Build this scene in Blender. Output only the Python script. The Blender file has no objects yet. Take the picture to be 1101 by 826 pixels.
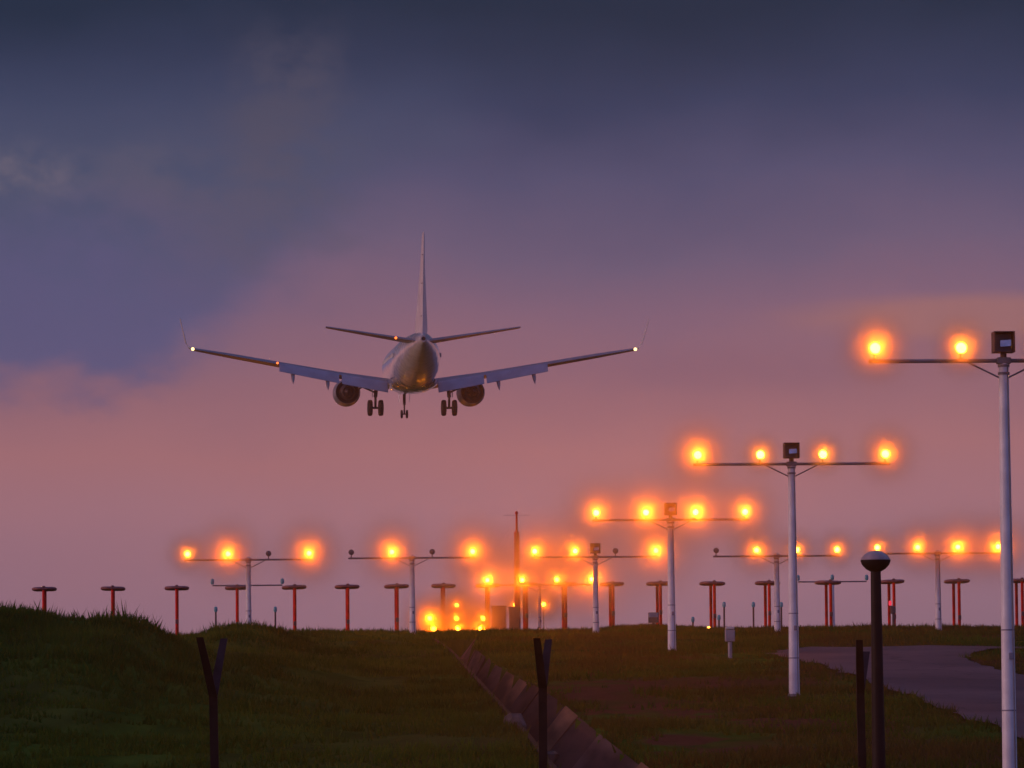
import bpy, math, random
import numpy as np
from mathutils import Vector, Matrix, noise as mnoise
from mathutils.geometry import delaunay_2d_cdt

random.seed(7)
rng = np.random.default_rng(11)
R = math.radians
scene = bpy.context.scene
COL = scene.collection

# ------------------------------------------------------------------ camera
EYE = 1.7
FPX = 5511.0                       # focal length in pixels of the 1101-wide frame
CAM = Vector((0.0, 0.0, EYE))
CROT = Matrix.Rotation(R(90) + math.atan(386.0 / FPX), 3, 'X') @ Matrix.Rotation(R(-0.5), 3, 'Z')
cam_data = bpy.data.cameras.new('camera')
cam_data.sensor_width = 36.0
cam_data.lens = FPX / 1101.0 * 36.0
cam_data.clip_start = 0.5
cam_data.clip_end = 12000.0
cam = bpy.data.objects.new('camera', cam_data)
cam.location = CAM
cam.rotation_euler = CROT.to_euler()
COL.objects.link(cam)
scene.camera = cam


def P(px, py, Y):
    """World point at depth Y (metres ahead) seen at a place of the survey photograph."""
    d = CROT @ Vector(((px - 550.5) / FPX, -(py - 413.0) / FPX, -1.0))
    return CAM + d * (Y / d.y)


# runway frame: forward direction and its right-hand normal
FWD = Vector((-0.056, 0.99843, 0.0)).normalized()
RGT = Vector((FWD.y, -FWD.x, 0.0))
ROW_ROT = math.atan2(RGT.y, RGT.x)

# ------------------------------------------------------------------ scene settings
scene.view_settings.view_transform = 'Standard'
scene.view_settings.look = 'None'
scene.view_settings.exposure = 0.0
scene.view_settings.gamma = 1.0
scene.view_settings.use_curve_mapping = False
cy = scene.cycles
scene.render.engine = 'CYCLES'
cy.use_denoising = True
cy.max_bounces = 6
cy.diffuse_bounces = 2
cy.glossy_bounces = 3
cy.transmission_bounces = 2
cy.volume_bounces = 0
cy.transparent_max_bounces = 8
cy.use_adaptive_sampling = False
cy.sample_clamp_indirect = 4.0


# ------------------------------------------------------------------ materials
def srgb(r, g, b):
    f = lambda c: (c / 12.92 if c <= 0.04045 else ((c + 0.055) / 1.055) ** 2.4)
    return tuple(f(v / 255.0) for v in (r, g, b))


def mat(name, col, rough=0.6, metal=0.0, var=0.12, scale=3.0, bump=0.0, bscale=30.0, spec=0.5,
        col2=None, detail=4.0, bdist=0.02, coat=None, bdet=3.0, stretch=None):
    m = bpy.data.materials.new(name)
    m.use_nodes = True
    nt = m.node_tree
    b = nt.nodes['Principled BSDF']
    b.inputs['Roughness'].default_value = rough
    b.inputs['Metallic'].default_value = metal
    b.inputs['Specular IOR Level'].default_value = spec
    tc = nt.nodes.new('ShaderNodeTexCoord')
    nz = nt.nodes.new('ShaderNodeTexNoise')
    nz.inputs['Scale'].default_value = scale
    nz.inputs['Detail'].default_value = detail
    vec = tc.outputs['Object']
    if stretch:
        mp = nt.nodes.new('ShaderNodeMapping'); mp.inputs['Scale'].default_value = stretch
        nt.links.new(vec, mp.inputs['Vector']); vec = mp.outputs['Vector']
    nt.links.new(vec, nz.inputs['Vector'])
    mx = nt.nodes.new('ShaderNodeMix')
    mx.data_type = 'RGBA'
    lo = col2 if col2 else tuple(c * (1 - var * 2) for c in col)
    hi = col if col2 else tuple(min(1, c * (1 + var)) for c in col)
    mr = nt.nodes.new('ShaderNodeMapRange')
    mr.inputs['From Min'].default_value = 0.35
    mr.inputs['From Max'].default_value = 0.65
    nt.links.new(nz.outputs['Fac'], mr.inputs['Value'])
    nt.links.new(mr.outputs['Result'], mx.inputs['Factor'])
    mx.inputs['A'].default_value = (*lo, 1)
    mx.inputs['B'].default_value = (*hi, 1)
    nt.links.new(mx.outputs['Result'], b.inputs['Base Color'])
    if bump > 0:
        n2 = nt.nodes.new('ShaderNodeTexNoise')
        n2.inputs['Scale'].default_value = bscale
        n2.inputs['Detail'].default_value = bdet
        nt.links.new(vec, n2.inputs['Vector'])
        bp = nt.nodes.new('ShaderNodeBump')
        bp.inputs['Strength'].default_value = bump
        bp.inputs['Distance'].default_value = bdist
        nt.links.new(n2.outputs['Fac'], bp.inputs['Height'])
        nt.links.new(bp.outputs['Normal'], b.inputs['Normal'])
        if coat is not None:
            b.inputs['Coat Weight'].default_value = 1.0
            b.inputs['Coat Roughness'].default_value = coat
            nt.links.new(bp.outputs['Normal'], b.inputs['Coat Normal'])
    return m


def emat(name, col, strength):
    m = bpy.data.materials.new(name)
    m.use_nodes = True
    nt = m.node_tree
    nt.nodes.clear()
    o = nt.nodes.new('ShaderNodeOutputMaterial')
    e = nt.nodes.new('ShaderNodeEmission')
    e.inputs['Color'].default_value = (*col, 1)
    e.inputs['Strength'].default_value = strength
    nt.links.new(e.outputs['Emission'], o.inputs['Surface'])
    m.cycles.emission_sampling = 'NONE'
    return m


AMBER = (1.0, 0.205, 0.004)
M = {
    'white_pole': mat('white pole paint', (0.84, 0.84, 0.86), 0.45, scale=3.0, col2=(0.68, 0.67, 0.69), bump=0.15, bscale=14),
    'band': mat('dark joint band', (0.24, 0.24, 0.30), 0.5),
    'arm': mat('weathered grey arm', (0.22, 0.21, 0.22), 0.5, var=0.2, scale=2.0),
    'lamp_body': mat('lamp housing paint', (0.10, 0.09, 0.10), 0.5),
    'dark_glass': mat('unlit lamp glass', (0.12, 0.11, 0.12), 0.15),
    'strobe': mat('strobe housing', (0.13, 0.06, 0.045), 0.5, var=0.2, scale=6.0),
    'reflector': mat('strobe reflector', (0.62, 0.60, 0.62), 0.18, metal=0.9, bump=0.4, bscale=6.0),
    'red': mat('red antenna paint', (0.85, 0.010, 0.006), 0.6, spec=0.15, var=0.18, scale=2.5),
    'head': mat('antenna head cover', (0.24, 0.07, 0.07), 0.5, var=0.2, scale=4.0),
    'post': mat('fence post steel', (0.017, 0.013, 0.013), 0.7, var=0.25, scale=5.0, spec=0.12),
    'arm_skylit': mat('sky-lit fence arm', (0.020, 0.018, 0.026), 0.7, var=0.2, scale=6.0, spec=0.12),  # bluish sky light put into the colour of this arm
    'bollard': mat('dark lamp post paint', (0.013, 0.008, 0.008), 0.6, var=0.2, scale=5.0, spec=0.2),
    'dome': mat('pale dome cover', (0.42, 0.31, 0.30), 0.35, var=0.12, scale=6.0),
    'teal': mat('green lamp glass', (0.10, 0.42, 0.46), 0.25),
    'thin': mat('dark thin post', (0.06, 0.05, 0.055), 0.6),
    'cabinet': mat('equipment cabinet paint', (0.28, 0.11, 0.07), 0.55, var=0.15),
    'cab_trim': mat('cabinet bright trim', (0.55, 0.50, 0.46), 0.4),
    'sign_grey': mat('grey board paint', (0.33, 0.32, 0.36), 0.5),
    'sign_dark': mat('dark board paint', (0.10, 0.085, 0.08), 0.5),
    'skin': mat('airliner white paint', (0.62, 0.60, 0.60), 0.30, var=0.05, scale=0.6, bump=0.5, bscale=1.9, bdist=0.10, coat=0.022, spec=0.08, bdet=0.0),
    'fin': mat('airliner fin paint', (0.66, 0.62, 0.62), 0.4, var=0.06, scale=0.6),
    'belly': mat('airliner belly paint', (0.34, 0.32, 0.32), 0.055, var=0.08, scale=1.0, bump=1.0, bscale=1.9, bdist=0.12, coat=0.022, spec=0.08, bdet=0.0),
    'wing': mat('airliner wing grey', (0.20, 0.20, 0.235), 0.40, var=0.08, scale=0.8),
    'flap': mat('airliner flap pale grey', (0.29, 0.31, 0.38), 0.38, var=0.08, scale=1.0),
    'nozzle': mat('engine nozzle metal', (0.045, 0.03, 0.03), 0.55, metal=0.2),
    'pane': mat('cabin window pane', (0.20, 0.20, 0.22), 0.2),
    'black': mat('engine inside black', (0.02, 0.015, 0.015), 0.7),
    'tyre': mat('rubber tyre', (0.022, 0.02, 0.02), 0.8),
    'gear': mat('landing gear steel', (0.07, 0.065, 0.065), 0.45, metal=0.2),
    'amber_on': emat('amber lamp glow', (1.0, 0.46, 0.045), 30.0),
    'amber_dim': emat('small amber lamp glow', (1.0, 0.42, 0.05), 12.0),
    'red_on': emat('red obstruction glow', (1.0, 0.05, 0.10), 0.9),
    'nav_on': emat('wing tip lamp glow', (1.0, 0.62, 0.26), 3.2),
    'orange_on': emat('dim orange glow', (1.0, 0.16, 0.03), 3.0),  # shared by small ground lamps and the airliner's glint spots
}


# ------------------------------------------------------------------ mesh builder
class MB:
    def __init__(self):
        self.v, self.f, self.mi = [], [], []

    def add(self, vs, fs, mi=0):
        b = len(self.v)
        self.v += [tuple(p) for p in vs]
        self.f += [tuple(b + i for i in f) for f in fs]
        self.mi += [mi] * len(fs)

    def loft(self, rings, cap=True, closed=True, mi=0):
        n = len(rings[0])
        vs = [p for r in rings for p in r]
        fs = []
        for k in range(len(rings) - 1):
            for i in range(n if closed else n - 1):
                j = (i + 1) % n
                fs.append((k * n + i, k * n + j, (k + 1) * n + j, (k + 1) * n + i))
        if cap:
            fs.append(tuple(reversed(range(n))))
            fs.append(tuple((len(rings) - 1) * n + i for i in range(n)))
        self.add(vs, fs, mi)

    def tube(self, pts, rad, seg=12, mi=0, cap=True):
        pts = [Vector(p) for p in pts]
        if not hasattr(rad, '__len__'):
            rad = [rad] * len(pts)
        rings = []
        for k, p in enumerate(pts):
            t = (pts[min(k + 1, len(pts) - 1)] - pts[max(k - 1, 0)]).normalized()
            a = Vector((1, 0, 0)) if abs(t.x) < 0.8 else Vector((0, 1, 0))
            u = t.cross(a).normalized()
            w = t.cross(u)
            rings.append([p + (u * math.cos(q) + w * math.sin(q)) * rad[k]
                          for q in [2 * math.pi * i / seg for i in range(seg)]])
        self.loft(rings, cap, True, mi)

    def box(self, c, s, rz=0.0, bev=0.0, mi=0):
        c = Vector(c)
        hx, hy, hz = s[0] / 2, s[1] / 2, s[2] / 2
        b = min(bev, hx * .8, hy * .8, hz * .8)
        rings = []
        prof = [(-hz, b), (-hz + b, 0), (hz - b, 0), (hz, b)] if b > 0 else [(-hz, 0), (hz, 0)]
        for z, ins in prof:
            x, y = hx - ins, hy - ins
            if b > 0:
                r = [(-x, -y + b), (-x + b, -y), (x - b, -y), (x, -y + b), (x, y - b), (x - b, y), (-x + b, y), (-x, y - b)]
            else:
                r = [(-x, -y), (x, -y), (x, y), (-x, y)]
            cc, ss = math.cos(rz), math.sin(rz)
            rings.append([c + Vector((p[0] * cc - p[1] * ss, p[0] * ss + p[1] * cc, z)) for p in r])
        self.loft(rings, True, True, mi)

    def lathe(self, c, axis, prof, seg=20, mi=0, cap=True):
        """prof: (distance along axis, radius)."""
        c = Vector(c)
        t = Vector(axis).normalized()
        a = Vector((0, 0, 1)) if abs(t.z) < 0.8 else Vector((1, 0, 0))
        u = t.cross(a).normalized()
        w = t.cross(u)
        rings = [[c + t * d + (u * math.cos(q) + w * math.sin(q)) * max(r, 1e-4)
                  for q in [2 * math.pi * i / seg for i in range(seg)]] for d, r in prof]
        self.loft(rings, cap, True, mi)

    def build(self, name, material, parent=None, smooth=40):
        me = bpy.data.meshes.new(name)
        me.from_pydata(self.v, [], self.f)
        mats = material if isinstance(material, (list, tuple)) else [material]
        for m in mats:
            me.materials.append(m)
        if len(mats) > 1:
            me.polygons.foreach_set('material_index', self.mi)
        import bmesh
        bm = bmesh.new()
        bm.from_mesh(me)
        bmesh.ops.recalc_face_normals(bm, faces=bm.faces)
        bm.to_mesh(me)
        bm.free()
        if smooth:
            me.polygons.foreach_set('use_smooth', [True] * len(me.polygons))
            me.set_sharp_from_angle(angle=R(smooth))
        o = bpy.data.objects.new(name, me)
        COL.objects.link(o)
        if parent:
            o.parent = parent
        return o


def tag(o, label=None, cat=None, group=None, kind=None):
    if label:
        o['label'] = label
    if cat:
        o['category'] = cat
    if group:
        o['group'] = group
    if kind:
        o['kind'] = kind
    return o


def empty(name, loc, rz=0.0):
    o = bpy.data.objects.new(name, None)
    o.empty_display_size = 0.2
    o.location = loc
    o.rotation_euler = (0, 0, rz)
    COL.objects.link(o)
    return o


def share(o, parent, loc=(0, 0, 0)):
    c = o.copy()
    COL.objects.link(c)
    c.parent = parent
    c.location = loc
    return c


def copy_tree(o, parent=None):
    c = o.copy()
    COL.objects.link(c)
    c.parent = parent
    for ch in list(o.children):
        copy_tree(ch, c)
    return c


# ------------------------------------------------------------------ terrain
_Y = np.array([-200, 0, 30, 47, 60, 80, 95, 110, 125, 139, 155, 171, 190, 207, 225, 250, 300, 400, 4000], float)
_Z = np.array([-1.7, -1.7, -1.7, -1.66, -1.35, -0.62, 0.18, 0.93, 1.72, 2.42, 3.05, 3.60, 4.10, 4.44, 4.62, 4.75, 4.9, 5.0, 5.0], float) + EYE


def _pchip(xs, ys):
    h = np.diff(xs)
    d = np.diff(ys) / h
    m = np.zeros_like(xs)
    for i in range(1, len(xs) - 1):
        if d[i - 1] * d[i] > 0:
            w1, w2 = 2 * h[i] + h[i - 1], h[i] + 2 * h[i - 1]
            m[i] = (w1 + w2) / (w1 / d[i - 1] + w2 / d[i])
    def f(x):
        x = np.clip(np.asarray(x, float), xs[0], xs[-1] - 1e-6)
        k = np.clip(np.searchsorted(xs, x, side='right') - 1, 0, len(xs) - 2)
        t = (x - xs[k]) / h[k]
        return ((2 * t ** 3 - 3 * t ** 2 + 1) * ys[k] + (t ** 3 - 2 * t ** 2 + t) * h[k] * m[k]
                + (-2 * t ** 3 + 3 * t ** 2) * ys[k + 1] + (t ** 3 - t ** 2) * h[k] * m[k + 1])
    return f


base = _pchip(_Y, _Z)
sstep = lambda a, b, x: (lambda t: t * t * (3 - 2 * t))(np.clip((np.asarray(x, float) - a) / (b - a), 0, 1))

# the grassy mound beside the drain: ridge line surveyed at two depths
R1Y, R2Y = 112.0, 146.0
_m1 = [(-260, 650), (-120, 654), (0, 660), (30, 663), (55, 671), (90, 674), (130, 673.5), (150, 679), (165, 690), (185, 704), (200, 712), (230, 718), (260, 722), (320, 734), (380, 748)]
_m2 = [(170, 712), (195, 702), (210, 690), (228, 682), (255, 678.5), (282, 680), (300, 685), (315, 692), (345, 700), (380, 706)]
m1x = np.array([P(a, b, R1Y).x for a, b in _m1]); m1z = np.array([max(0.0, P(a, b, R1Y).z - float(base(R1Y))) for a, b in _m1])
m2x = np.array([P(a, b, R2Y).x for a, b in _m2]); m2z = np.array([max(0.0, P(a, b, R2Y).z - float(base(R2Y))) for a, b in _m2])
m1x = np.concatenate([[-60, -30], m1x, [m1x[-1] + 1.0]]); m1z = np.concatenate([[1.0, 1.9], m1z, [0.0]])
m2z[0] = 0; m2z[-1] = 0
# gentle bump of the crest by the dark board, and crest trim
_c = [(-200, 690), (150, 692), (210, 693), (280, 690), (345, 684.5), (480, 684), (600, 682), (640, 680), (670, 676), (705, 674.5), (735, 677), (760, 680), (900, 679), (1101, 679.5), (1300, 679)]
cx = np.array([P(a, b, 200).x for a, b in _c]); cz = np.array([P(a, b, 200).z - float(base(200)) for a, b in _c])


def vnoise(x, y, s, seed=0):
    x = np.asarray(x, float) / s + seed * 17.3
    y = np.asarray(y, float) / s + seed * 9.1
    out = np.zeros(np.broadcast(x, y).shape)
    x, y = np.broadcast_arrays(x, y)
    xi, yi = np.floor(x), np.floor(y)
    fx, fy = x - xi, y - yi
    fx, fy = fx * fx * (3 - 2 * fx), fy * fy * (3 - 2 * fy)
    def hsh(a, b):
        q = np.sin(a * 127.1 + b * 311.7 + seed * 3.7) * 43758.5453
        return q - np.floor(q)
    out = (hsh(xi, yi) * (1 - fx) + hsh(xi + 1, yi) * fx) * (1 - fy) + (hsh(xi, yi + 1) * (1 - fx) + hsh(xi + 1, yi + 1) * fx) * fy
    return out - 0.5


def land(x, y):
    """Terrain without drain and roughness."""
    x = np.asarray(x, float); y = np.asarray(y, float)
    z = base(y)
    w1 = np.exp(-((y - R1Y) / 14.0) ** 2)
    w2 = np.exp(-((y - R2Y) / 11.0) ** 2)
    z = z + np.interp(x, m1x, m1z) * w1 + np.interp(x, m2x, m2z, left=0, right=0) * w2
    z = z + np.interp(x, cx, cz) * np.exp(-((y - 200) / 16.0) ** 2)
    return z


def hit(px, py, y0=55.0, y1=260.0):
    """Where the sight line through a surveyed place first meets the land."""
    y = y0
    prev = None
    while y < y1:
        p = P(px, py, y)
        g = p.z - float(land(p.x, p.y))
        if prev is not None and g <= 0:
            t = prev / (prev - g)
            return P(px, py, y - 0.25 + 0.25 * t)
        prev = g
        y += 0.25
    return P(px, py, 200)


# drain lips in plan
_L = [(592, 826), (562, 787), (535, 757), (512, 732), (494, 712), (482, 699)]
_Rr = [(690, 826), (648, 797), (606, 762), (566, 735), (532, 716), (506, 701)]
Lp = [hit(*p) for p in _L]; Rp = [hit(*p) for p in _Rr]
lY = np.array([p.y for p in Lp]); lX = np.array([p.x for p in Lp])
rY = np.array([p.y for p in Rp]); rX = np.array([p.x for p in Rp])
_cl = np.polyfit(lY, lX, 1); _cr = np.polyfit(rY, rX, 1)
DY0, DY1 = 58.0, 160.0
drain_l = lambda y: np.interp(y, np.sort(lY), lX[np.argsort(lY)]) + np.where(y < lY.min(), (y - lY.min()) * _cl[0], 0) + np.where(y > lY.max(), (y - lY.max()) * _cl[0], 0)
drain_r = lambda y: np.maximum(drain_l(y) + 0.75, np.interp(y, np.sort(rY), rX[np.argsort(rY)]) + np.where(y < rY.min(), (y - rY.min()) * _cr[0], 0))
DDEPTH = 0.75


def ground_z(x, y):
    x = np.asarray(x, float); y = np.asarray(y, float)
    z = land(x, y)
    near = sstep(40, 60, y) * (1 - sstep(230, 260, y))
    wild = 1 - sstep(-4.5, -1.0, x)        # the mound is lumpier than the mown slope
    z = z + near * (vnoise(x, y, 3.1, 1) * (0.10 + .13 * wild) + vnoise(x, y, 1.1, 2) * (0.05 + .10 * wild))
    l, r = drain_l(y), drain_r(y)
    inside = (y > DY0) & (y < DY1) & (x > l + 0.05) & (x < r - 0.05)
    return np.where(inside, z - DDEPTH - 0.35, z)


# road outline in plan
_low = [(822, 704.5), (845, 708.5), (870, 715), (900, 724), (930, 734), (960, 745), (1000, 759), (1040, 774), (1075, 787), (1101, 797), (1160, 824)]
_up = [(1160, 695.5), (1101, 696.5), (1040, 697), (980, 697.5), (920, 698), (870, 699), (842, 701)]
_isl = [(1039, 710), (1046, 704), (1060, 701), (1080, 699.8), (1101, 699.5), (1150, 699.3), (1150, 738), (1101, 727), (1075, 721.5), (1055, 717.5), (1043, 714)]


def smooth_poly(pts, n=6):
    out = []
    k = len(pts)
    for i in range(k):
        p0, p1, p2, p3 = pts[i - 1], pts[i], pts[(i + 1) % k], pts[(i + 2) % k]
        for j in range(n):
            t = j / n
            out.append(tuple(0.5 * ((2 * p1[a]) + (-p0[a] + p2[a]) * t + (2 * p0[a] - 5 * p1[a] + 4 * p2[a] - p3[a]) * t * t
                                    + (-p0[a] + 3 * p1[a] - 3 * p2[a] + p3[a]) * t ** 3) for a in (0, 1)))
    return out


road_out = [(p.x, p.y) for p in [hit(*q) for q in _low + _up]]
isl_out = [(p.x, p.y) for p in [hit(*q) for q in _isl]]


def dens(poly, step):
    out = []
    for i in range(len(poly)):
        a, b = Vector(poly[i]), Vector(poly[(i + 1) % len(poly)])
        n = max(1, int((b - a).length / step))
        out += [tuple(a.lerp(b, j / n)) for j in range(n)]
    return out


ragged = lambda poly: [(x + float(vnoise(x, y, .9, 21)) * .30, y + float(vnoise(x, y, 1.1, 22)) * .9) for x, y in poly]
road_out = ragged(dens(road_out, .5))
isl_out = ragged(dens(isl_out, .5))


def inpoly(x, y, poly):
    x = np.asarray(x, float); y = np.asarray(y, float)
    c = np.zeros(np.broadcast(x, y).shape, bool)
    k = len(poly)
    for i in range(k):
        x1, y1 = poly[i]
        x2, y2 = poly[(i + 1) % k]
        if y1 == y2:
            continue
        cond = ((y1 > y) != (y2 > y)) & (x < (x2 - x1) * (y - y1) / (y2 - y1) + x1)
        c ^= cond
    return c


on_road = lambda x, y: inpoly(x, y, road_out) & ~inpoly(x, y, isl_out)


def nonuni(a, b, fine, far, growth=1.25):
    xs = list(np.arange(a, b + 1e-6, fine))
    s, x = fine, b
    while x < far:
        s *= growth
        x += s
        xs.append(x)
    s, x = fine, a
    left = []
    while x > -far:
        s *= growth
        x -= s
        left.append(x)
    return np.array(sorted(left) + xs)


def grid_mesh(name, xs, ys, zfun, material):
    X, Yg = np.meshgrid(xs, ys)
    Z = zfun(X, Yg)
    nx, ny = len(xs), len(ys)
    co = np.stack([X, Yg, Z], -1).reshape(-1, 3)
    i = np.arange(nx * ny).reshape(ny, nx)
    q = np.stack([i[:-1, :-1], i[:-1, 1:], i[1:, 1:], i[1:, :-1]], -1).reshape(-1, 4)
    me = bpy.data.meshes.new(name)
    me.vertices.add(len(co)); me.vertices.foreach_set('co', co.ravel())
    me.loops.add(q.size); me.loops.foreach_set('vertex_index', q.ravel())
    me.polygons.add(len(q)); me.polygons.foreach_set('loop_start', np.arange(0, q.size, 4))
    me.update(calc_edges=True)
    me.validate()
    me.polygons.foreach_set('use_smooth', np.ones(len(q), bool))
    me.materials.append(material)
    o = bpy.data.objects.new(name, me)
    COL.objects.link(o)
    return o


SOIL = ((680, 737, 2.0, 4.5), (745, 800, 1.3, 4.5), (630, 745, 1.4, 5.0), (830, 778, 1.2, 4.0), (700, 765, 1.8, 5.5), (735, 733, 1.3, 3.0))
# ground material: grass greens, brown thatch, bare reddish soil
def ground_material():
    m = bpy.data.materials.new('rough grass and soil')
    m.use_nodes = True
    nt = m.node_tree
    N, L = nt.nodes.new, nt.links.new
    b = nt.nodes['Principled BSDF']
    b.inputs['Roughness'].default_value = 0.9
    b.inputs['Specular IOR Level'].default_value = 0.0
    g = N('ShaderNodeNewGeometry')

    def noise(s, d=5, off=0):
        mp = N('ShaderNodeMapping'); mp.inputs['Location'].default_value = (off, off * 2, 0)
        mp.inputs['Scale'].default_value = (s, s * 0.45, 0)
        L(g.outputs['Position'], mp.inputs['Vector'])
        n = N('ShaderNodeTexNoise'); n.inputs['Scale'].default_value = 1; n.inputs['Detail'].default_value = d
        L(mp.outputs['Vector'], n.inputs['Vector'])
        return n.outputs['Fac']

    def rng_(v, a, b2):
        mr = N('ShaderNodeMapRange'); mr.inputs['From Min'].default_value = a; mr.inputs['From Max'].default_value = b2
        mr.interpolation_type = 'SMOOTHSTEP'
        L(v, mr.inputs['Value'])
        return mr.outputs['Result']

    def mix(f, a, b2):
        x = N('ShaderNodeMix'); x.data_type = 'RGBA'
        L(f, x.inputs['Factor'])
        for k, v in (('A', a), ('B', b2)):
            if isinstance(v, tuple):
                x.inputs[k].default_value = (*v, 1)
            else:
                L(v, x.inputs[k])
        return x.outputs['Result']

    def mul(a, b2):
        x = N('ShaderNodeMath'); x.operation = 'MULTIPLY'
        L(a, x.inputs[0])
        if isinstance(b2, float):
            x.inputs[1].default_value = b2
        else:
            L(b2, x.inputs[1])
        return x.outputs[0]

    def mx(a, b2):
        x = N('ShaderNodeMath'); x.operation = 'MAXIMUM'
        L(a, x.inputs[0]); L(b2, x.inputs[1])
        return x.outputs[0]

    col = mix(rng_(noise(0.9), .35, .65), (0.026, 0.066, 0.008), (0.058, 0.112, 0.015))
    # thatch shows more beyond the drain, where the slope was dug over; bare soil patches at fixed places there
    sep = N('ShaderNodeSeparateXYZ'); L(g.outputs['Position'], sep.inputs[0])
    dug = N('ShaderNodeMapRange'); dug.inputs['From Min'].default_value = -3.0; dug.inputs['From Max'].default_value = 2.5
    dug.inputs['To Min'].default_value = 0.25; dug.inputs['To Max'].default_value = 1.0
    L(sep.outputs['X'], dug.inputs['Value'])
    col = mix(mul(rng_(noise(0.22, 4, 3), .38, .60), dug.outputs['Result']), col, (0.085, 0.046, 0.020))

    def blob(px, py, rx, ry):
        p = hit(px, py)
        out = []
        for ax, c, r in (('X', p.x, rx), ('Y', p.y, ry)):
            s = N('ShaderNodeMath'); s.operation = 'SUBTRACT'; L(sep.outputs[ax], s.inputs[0]); s.inputs[1].default_value = c
            d = N('ShaderNodeMath'); d.operation = 'DIVIDE'; L(s.outputs[0], d.inputs[0]); d.inputs[1].default_value = r
            out.append(mul(d.outputs[0], d.outputs[0]))
        a = N('ShaderNodeMath'); a.operation = 'ADD'; L(out[0], a.inputs[0]); L(out[1], a.inputs[1])
        mr = N('ShaderNodeMapRange'); mr.inputs['From Min'].default_value = 1.2; mr.inputs['From Max'].default_value = 0.0
        L(a.outputs[0], mr.inputs['Value'])
        return mr.outputs['Result']
    bl = None
    for q in SOIL:
        v = blob(*q)
        bl = v if bl is None else mx(bl, v)
    soil = rng_(mul(bl, rng_(noise(.9, 6, 8), .35, .65)), .10, .55)
    col = mix(soil, col, mix(noise(2.5, 4, 5), (0.070, 0.030, 0.018), (0.125, 0.056, 0.034)))
    L(col, b.inputs['Base Color'])
    bp = N('ShaderNodeBump'); bp.inputs['Strength'].default_value = 0.8; bp.inputs['Distance'].default_value = 0.08
    L(noise(6.0, 4, 1), bp.inputs['Height']); L(bp.outputs['Normal'], b.inputs['Normal'])
    return m


GM = ground_material()
xs = nonuni(-27, 27, 0.3, 1500)
ys = np.concatenate([-np.cumsum(0.6 * 1.3 ** np.arange(26))[::-1] + 40, np.arange(40, 60, 1.0), np.arange(60, 225, 0.5), 225 + np.cumsum(0.6 * 1.25 ** np.arange(29))])
ys = ys[(ys > -1500)]
tag(grid_mesh('ground', xs, ys, ground_z, GM), kind='structure')

# road sheet
rm = mat('worn tarmac', (0.125, 0.083, 0.080), 0.7, scale=0.22, bump=0.3, bscale=8.0, col2=(0.058, 0.038, 0.040), spec=0.25, detail=6.0)
_nt = rm.node_tree
_b = _nt.nodes['Principled BSDF']
_src = _b.inputs['Base Color'].links[0].from_socket
_tc = _nt.nodes.new('ShaderNodeTexCoord')
_wn = _nt.nodes.new('ShaderNodeTexNoise'); _wn.inputs['Scale'].default_value = 0.8; _wn.inputs['Detail'].default_value = 4
_nt.links.new(_tc.outputs['Object'], _wn.inputs['Vector'])
_wa = _nt.nodes.new('ShaderNodeVectorMath'); _wa.operation = 'MULTIPLY_ADD'; _wa.inputs[1].default_value = (1.6, 1.6, 0)
_nt.links.new(_wn.outputs['Color'], _wa.inputs[0]); _nt.links.new(_tc.outputs['Object'], _wa.inputs[2])
for _s, _w, _k in ((0.16, 0.012, .65), (0.55, 0.03, .35)):
    _v = _nt.nodes.new('ShaderNodeTexVoronoi'); _v.feature = 'DISTANCE_TO_EDGE'; _v.inputs['Scale'].default_value = _s
    _nt.links.new(_wa.outputs[0], _v.inputs['Vector'])
    _m = _nt.nodes.new('ShaderNodeMapRange'); _m.inputs['From Min'].default_value = 0.0; _m.inputs['From Max'].default_value = _w
    _m.inputs['To Min'].default_value = _k; _m.inputs['To Max'].default_value = 0.0
    _nt.links.new(_v.outputs['Distance'], _m.inputs['Value'])
    _x = _nt.nodes.new('ShaderNodeMix'); _x.data_type = 'RGBA'; _x.inputs['B'].default_value = (0.018, 0.014, 0.014, 1)
    _nt.links.new(_m.outputs['Result'], _x.inputs['Factor']); _nt.links.new(_src, _x.inputs['A'])
    _src = _x.outputs['Result']
_nt.links.new(_src, _b.inputs['Base Color'])
pts, edges = [], []
for poly in (road_out, isl_out):
    b0 = len(pts)
    pts += [Vector(p) for p in poly]
    edges += [(b0 + i, b0 + (i + 1) % len(poly)) for i in range(len(poly))]
gx = [p[0] for p in road_out]; gy = [p[1] for p in road_out]
A, B = np.meshgrid(np.arange(min(gx), max(gx), 1.0), np.arange(min(gy), max(gy), 1.0))
ok = on_road(A, B)
pts += [Vector((a, b)) for a, b in zip(A[ok], B[ok])]
vo, _, fo, *_rest = delaunay_2d_cdt(pts, edges, [], 0, 1e-4)
mb = MB()
V2 = np.array([(v.x, v.y) for v in vo])
zz = ground_z(V2[:, 0], V2[:, 1]) + 0.05
fc = np.array([V2[list(f)].mean(0) for f in fo])
keep = on_road(fc[:, 0], fc[:, 1])
mb.add([(a, b, c) for (a, b), c in zip(V2, zz)], [f for f, k in zip(fo, keep) if k])
tag(mb.build('road', rm, smooth=60), kind='structure')

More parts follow.
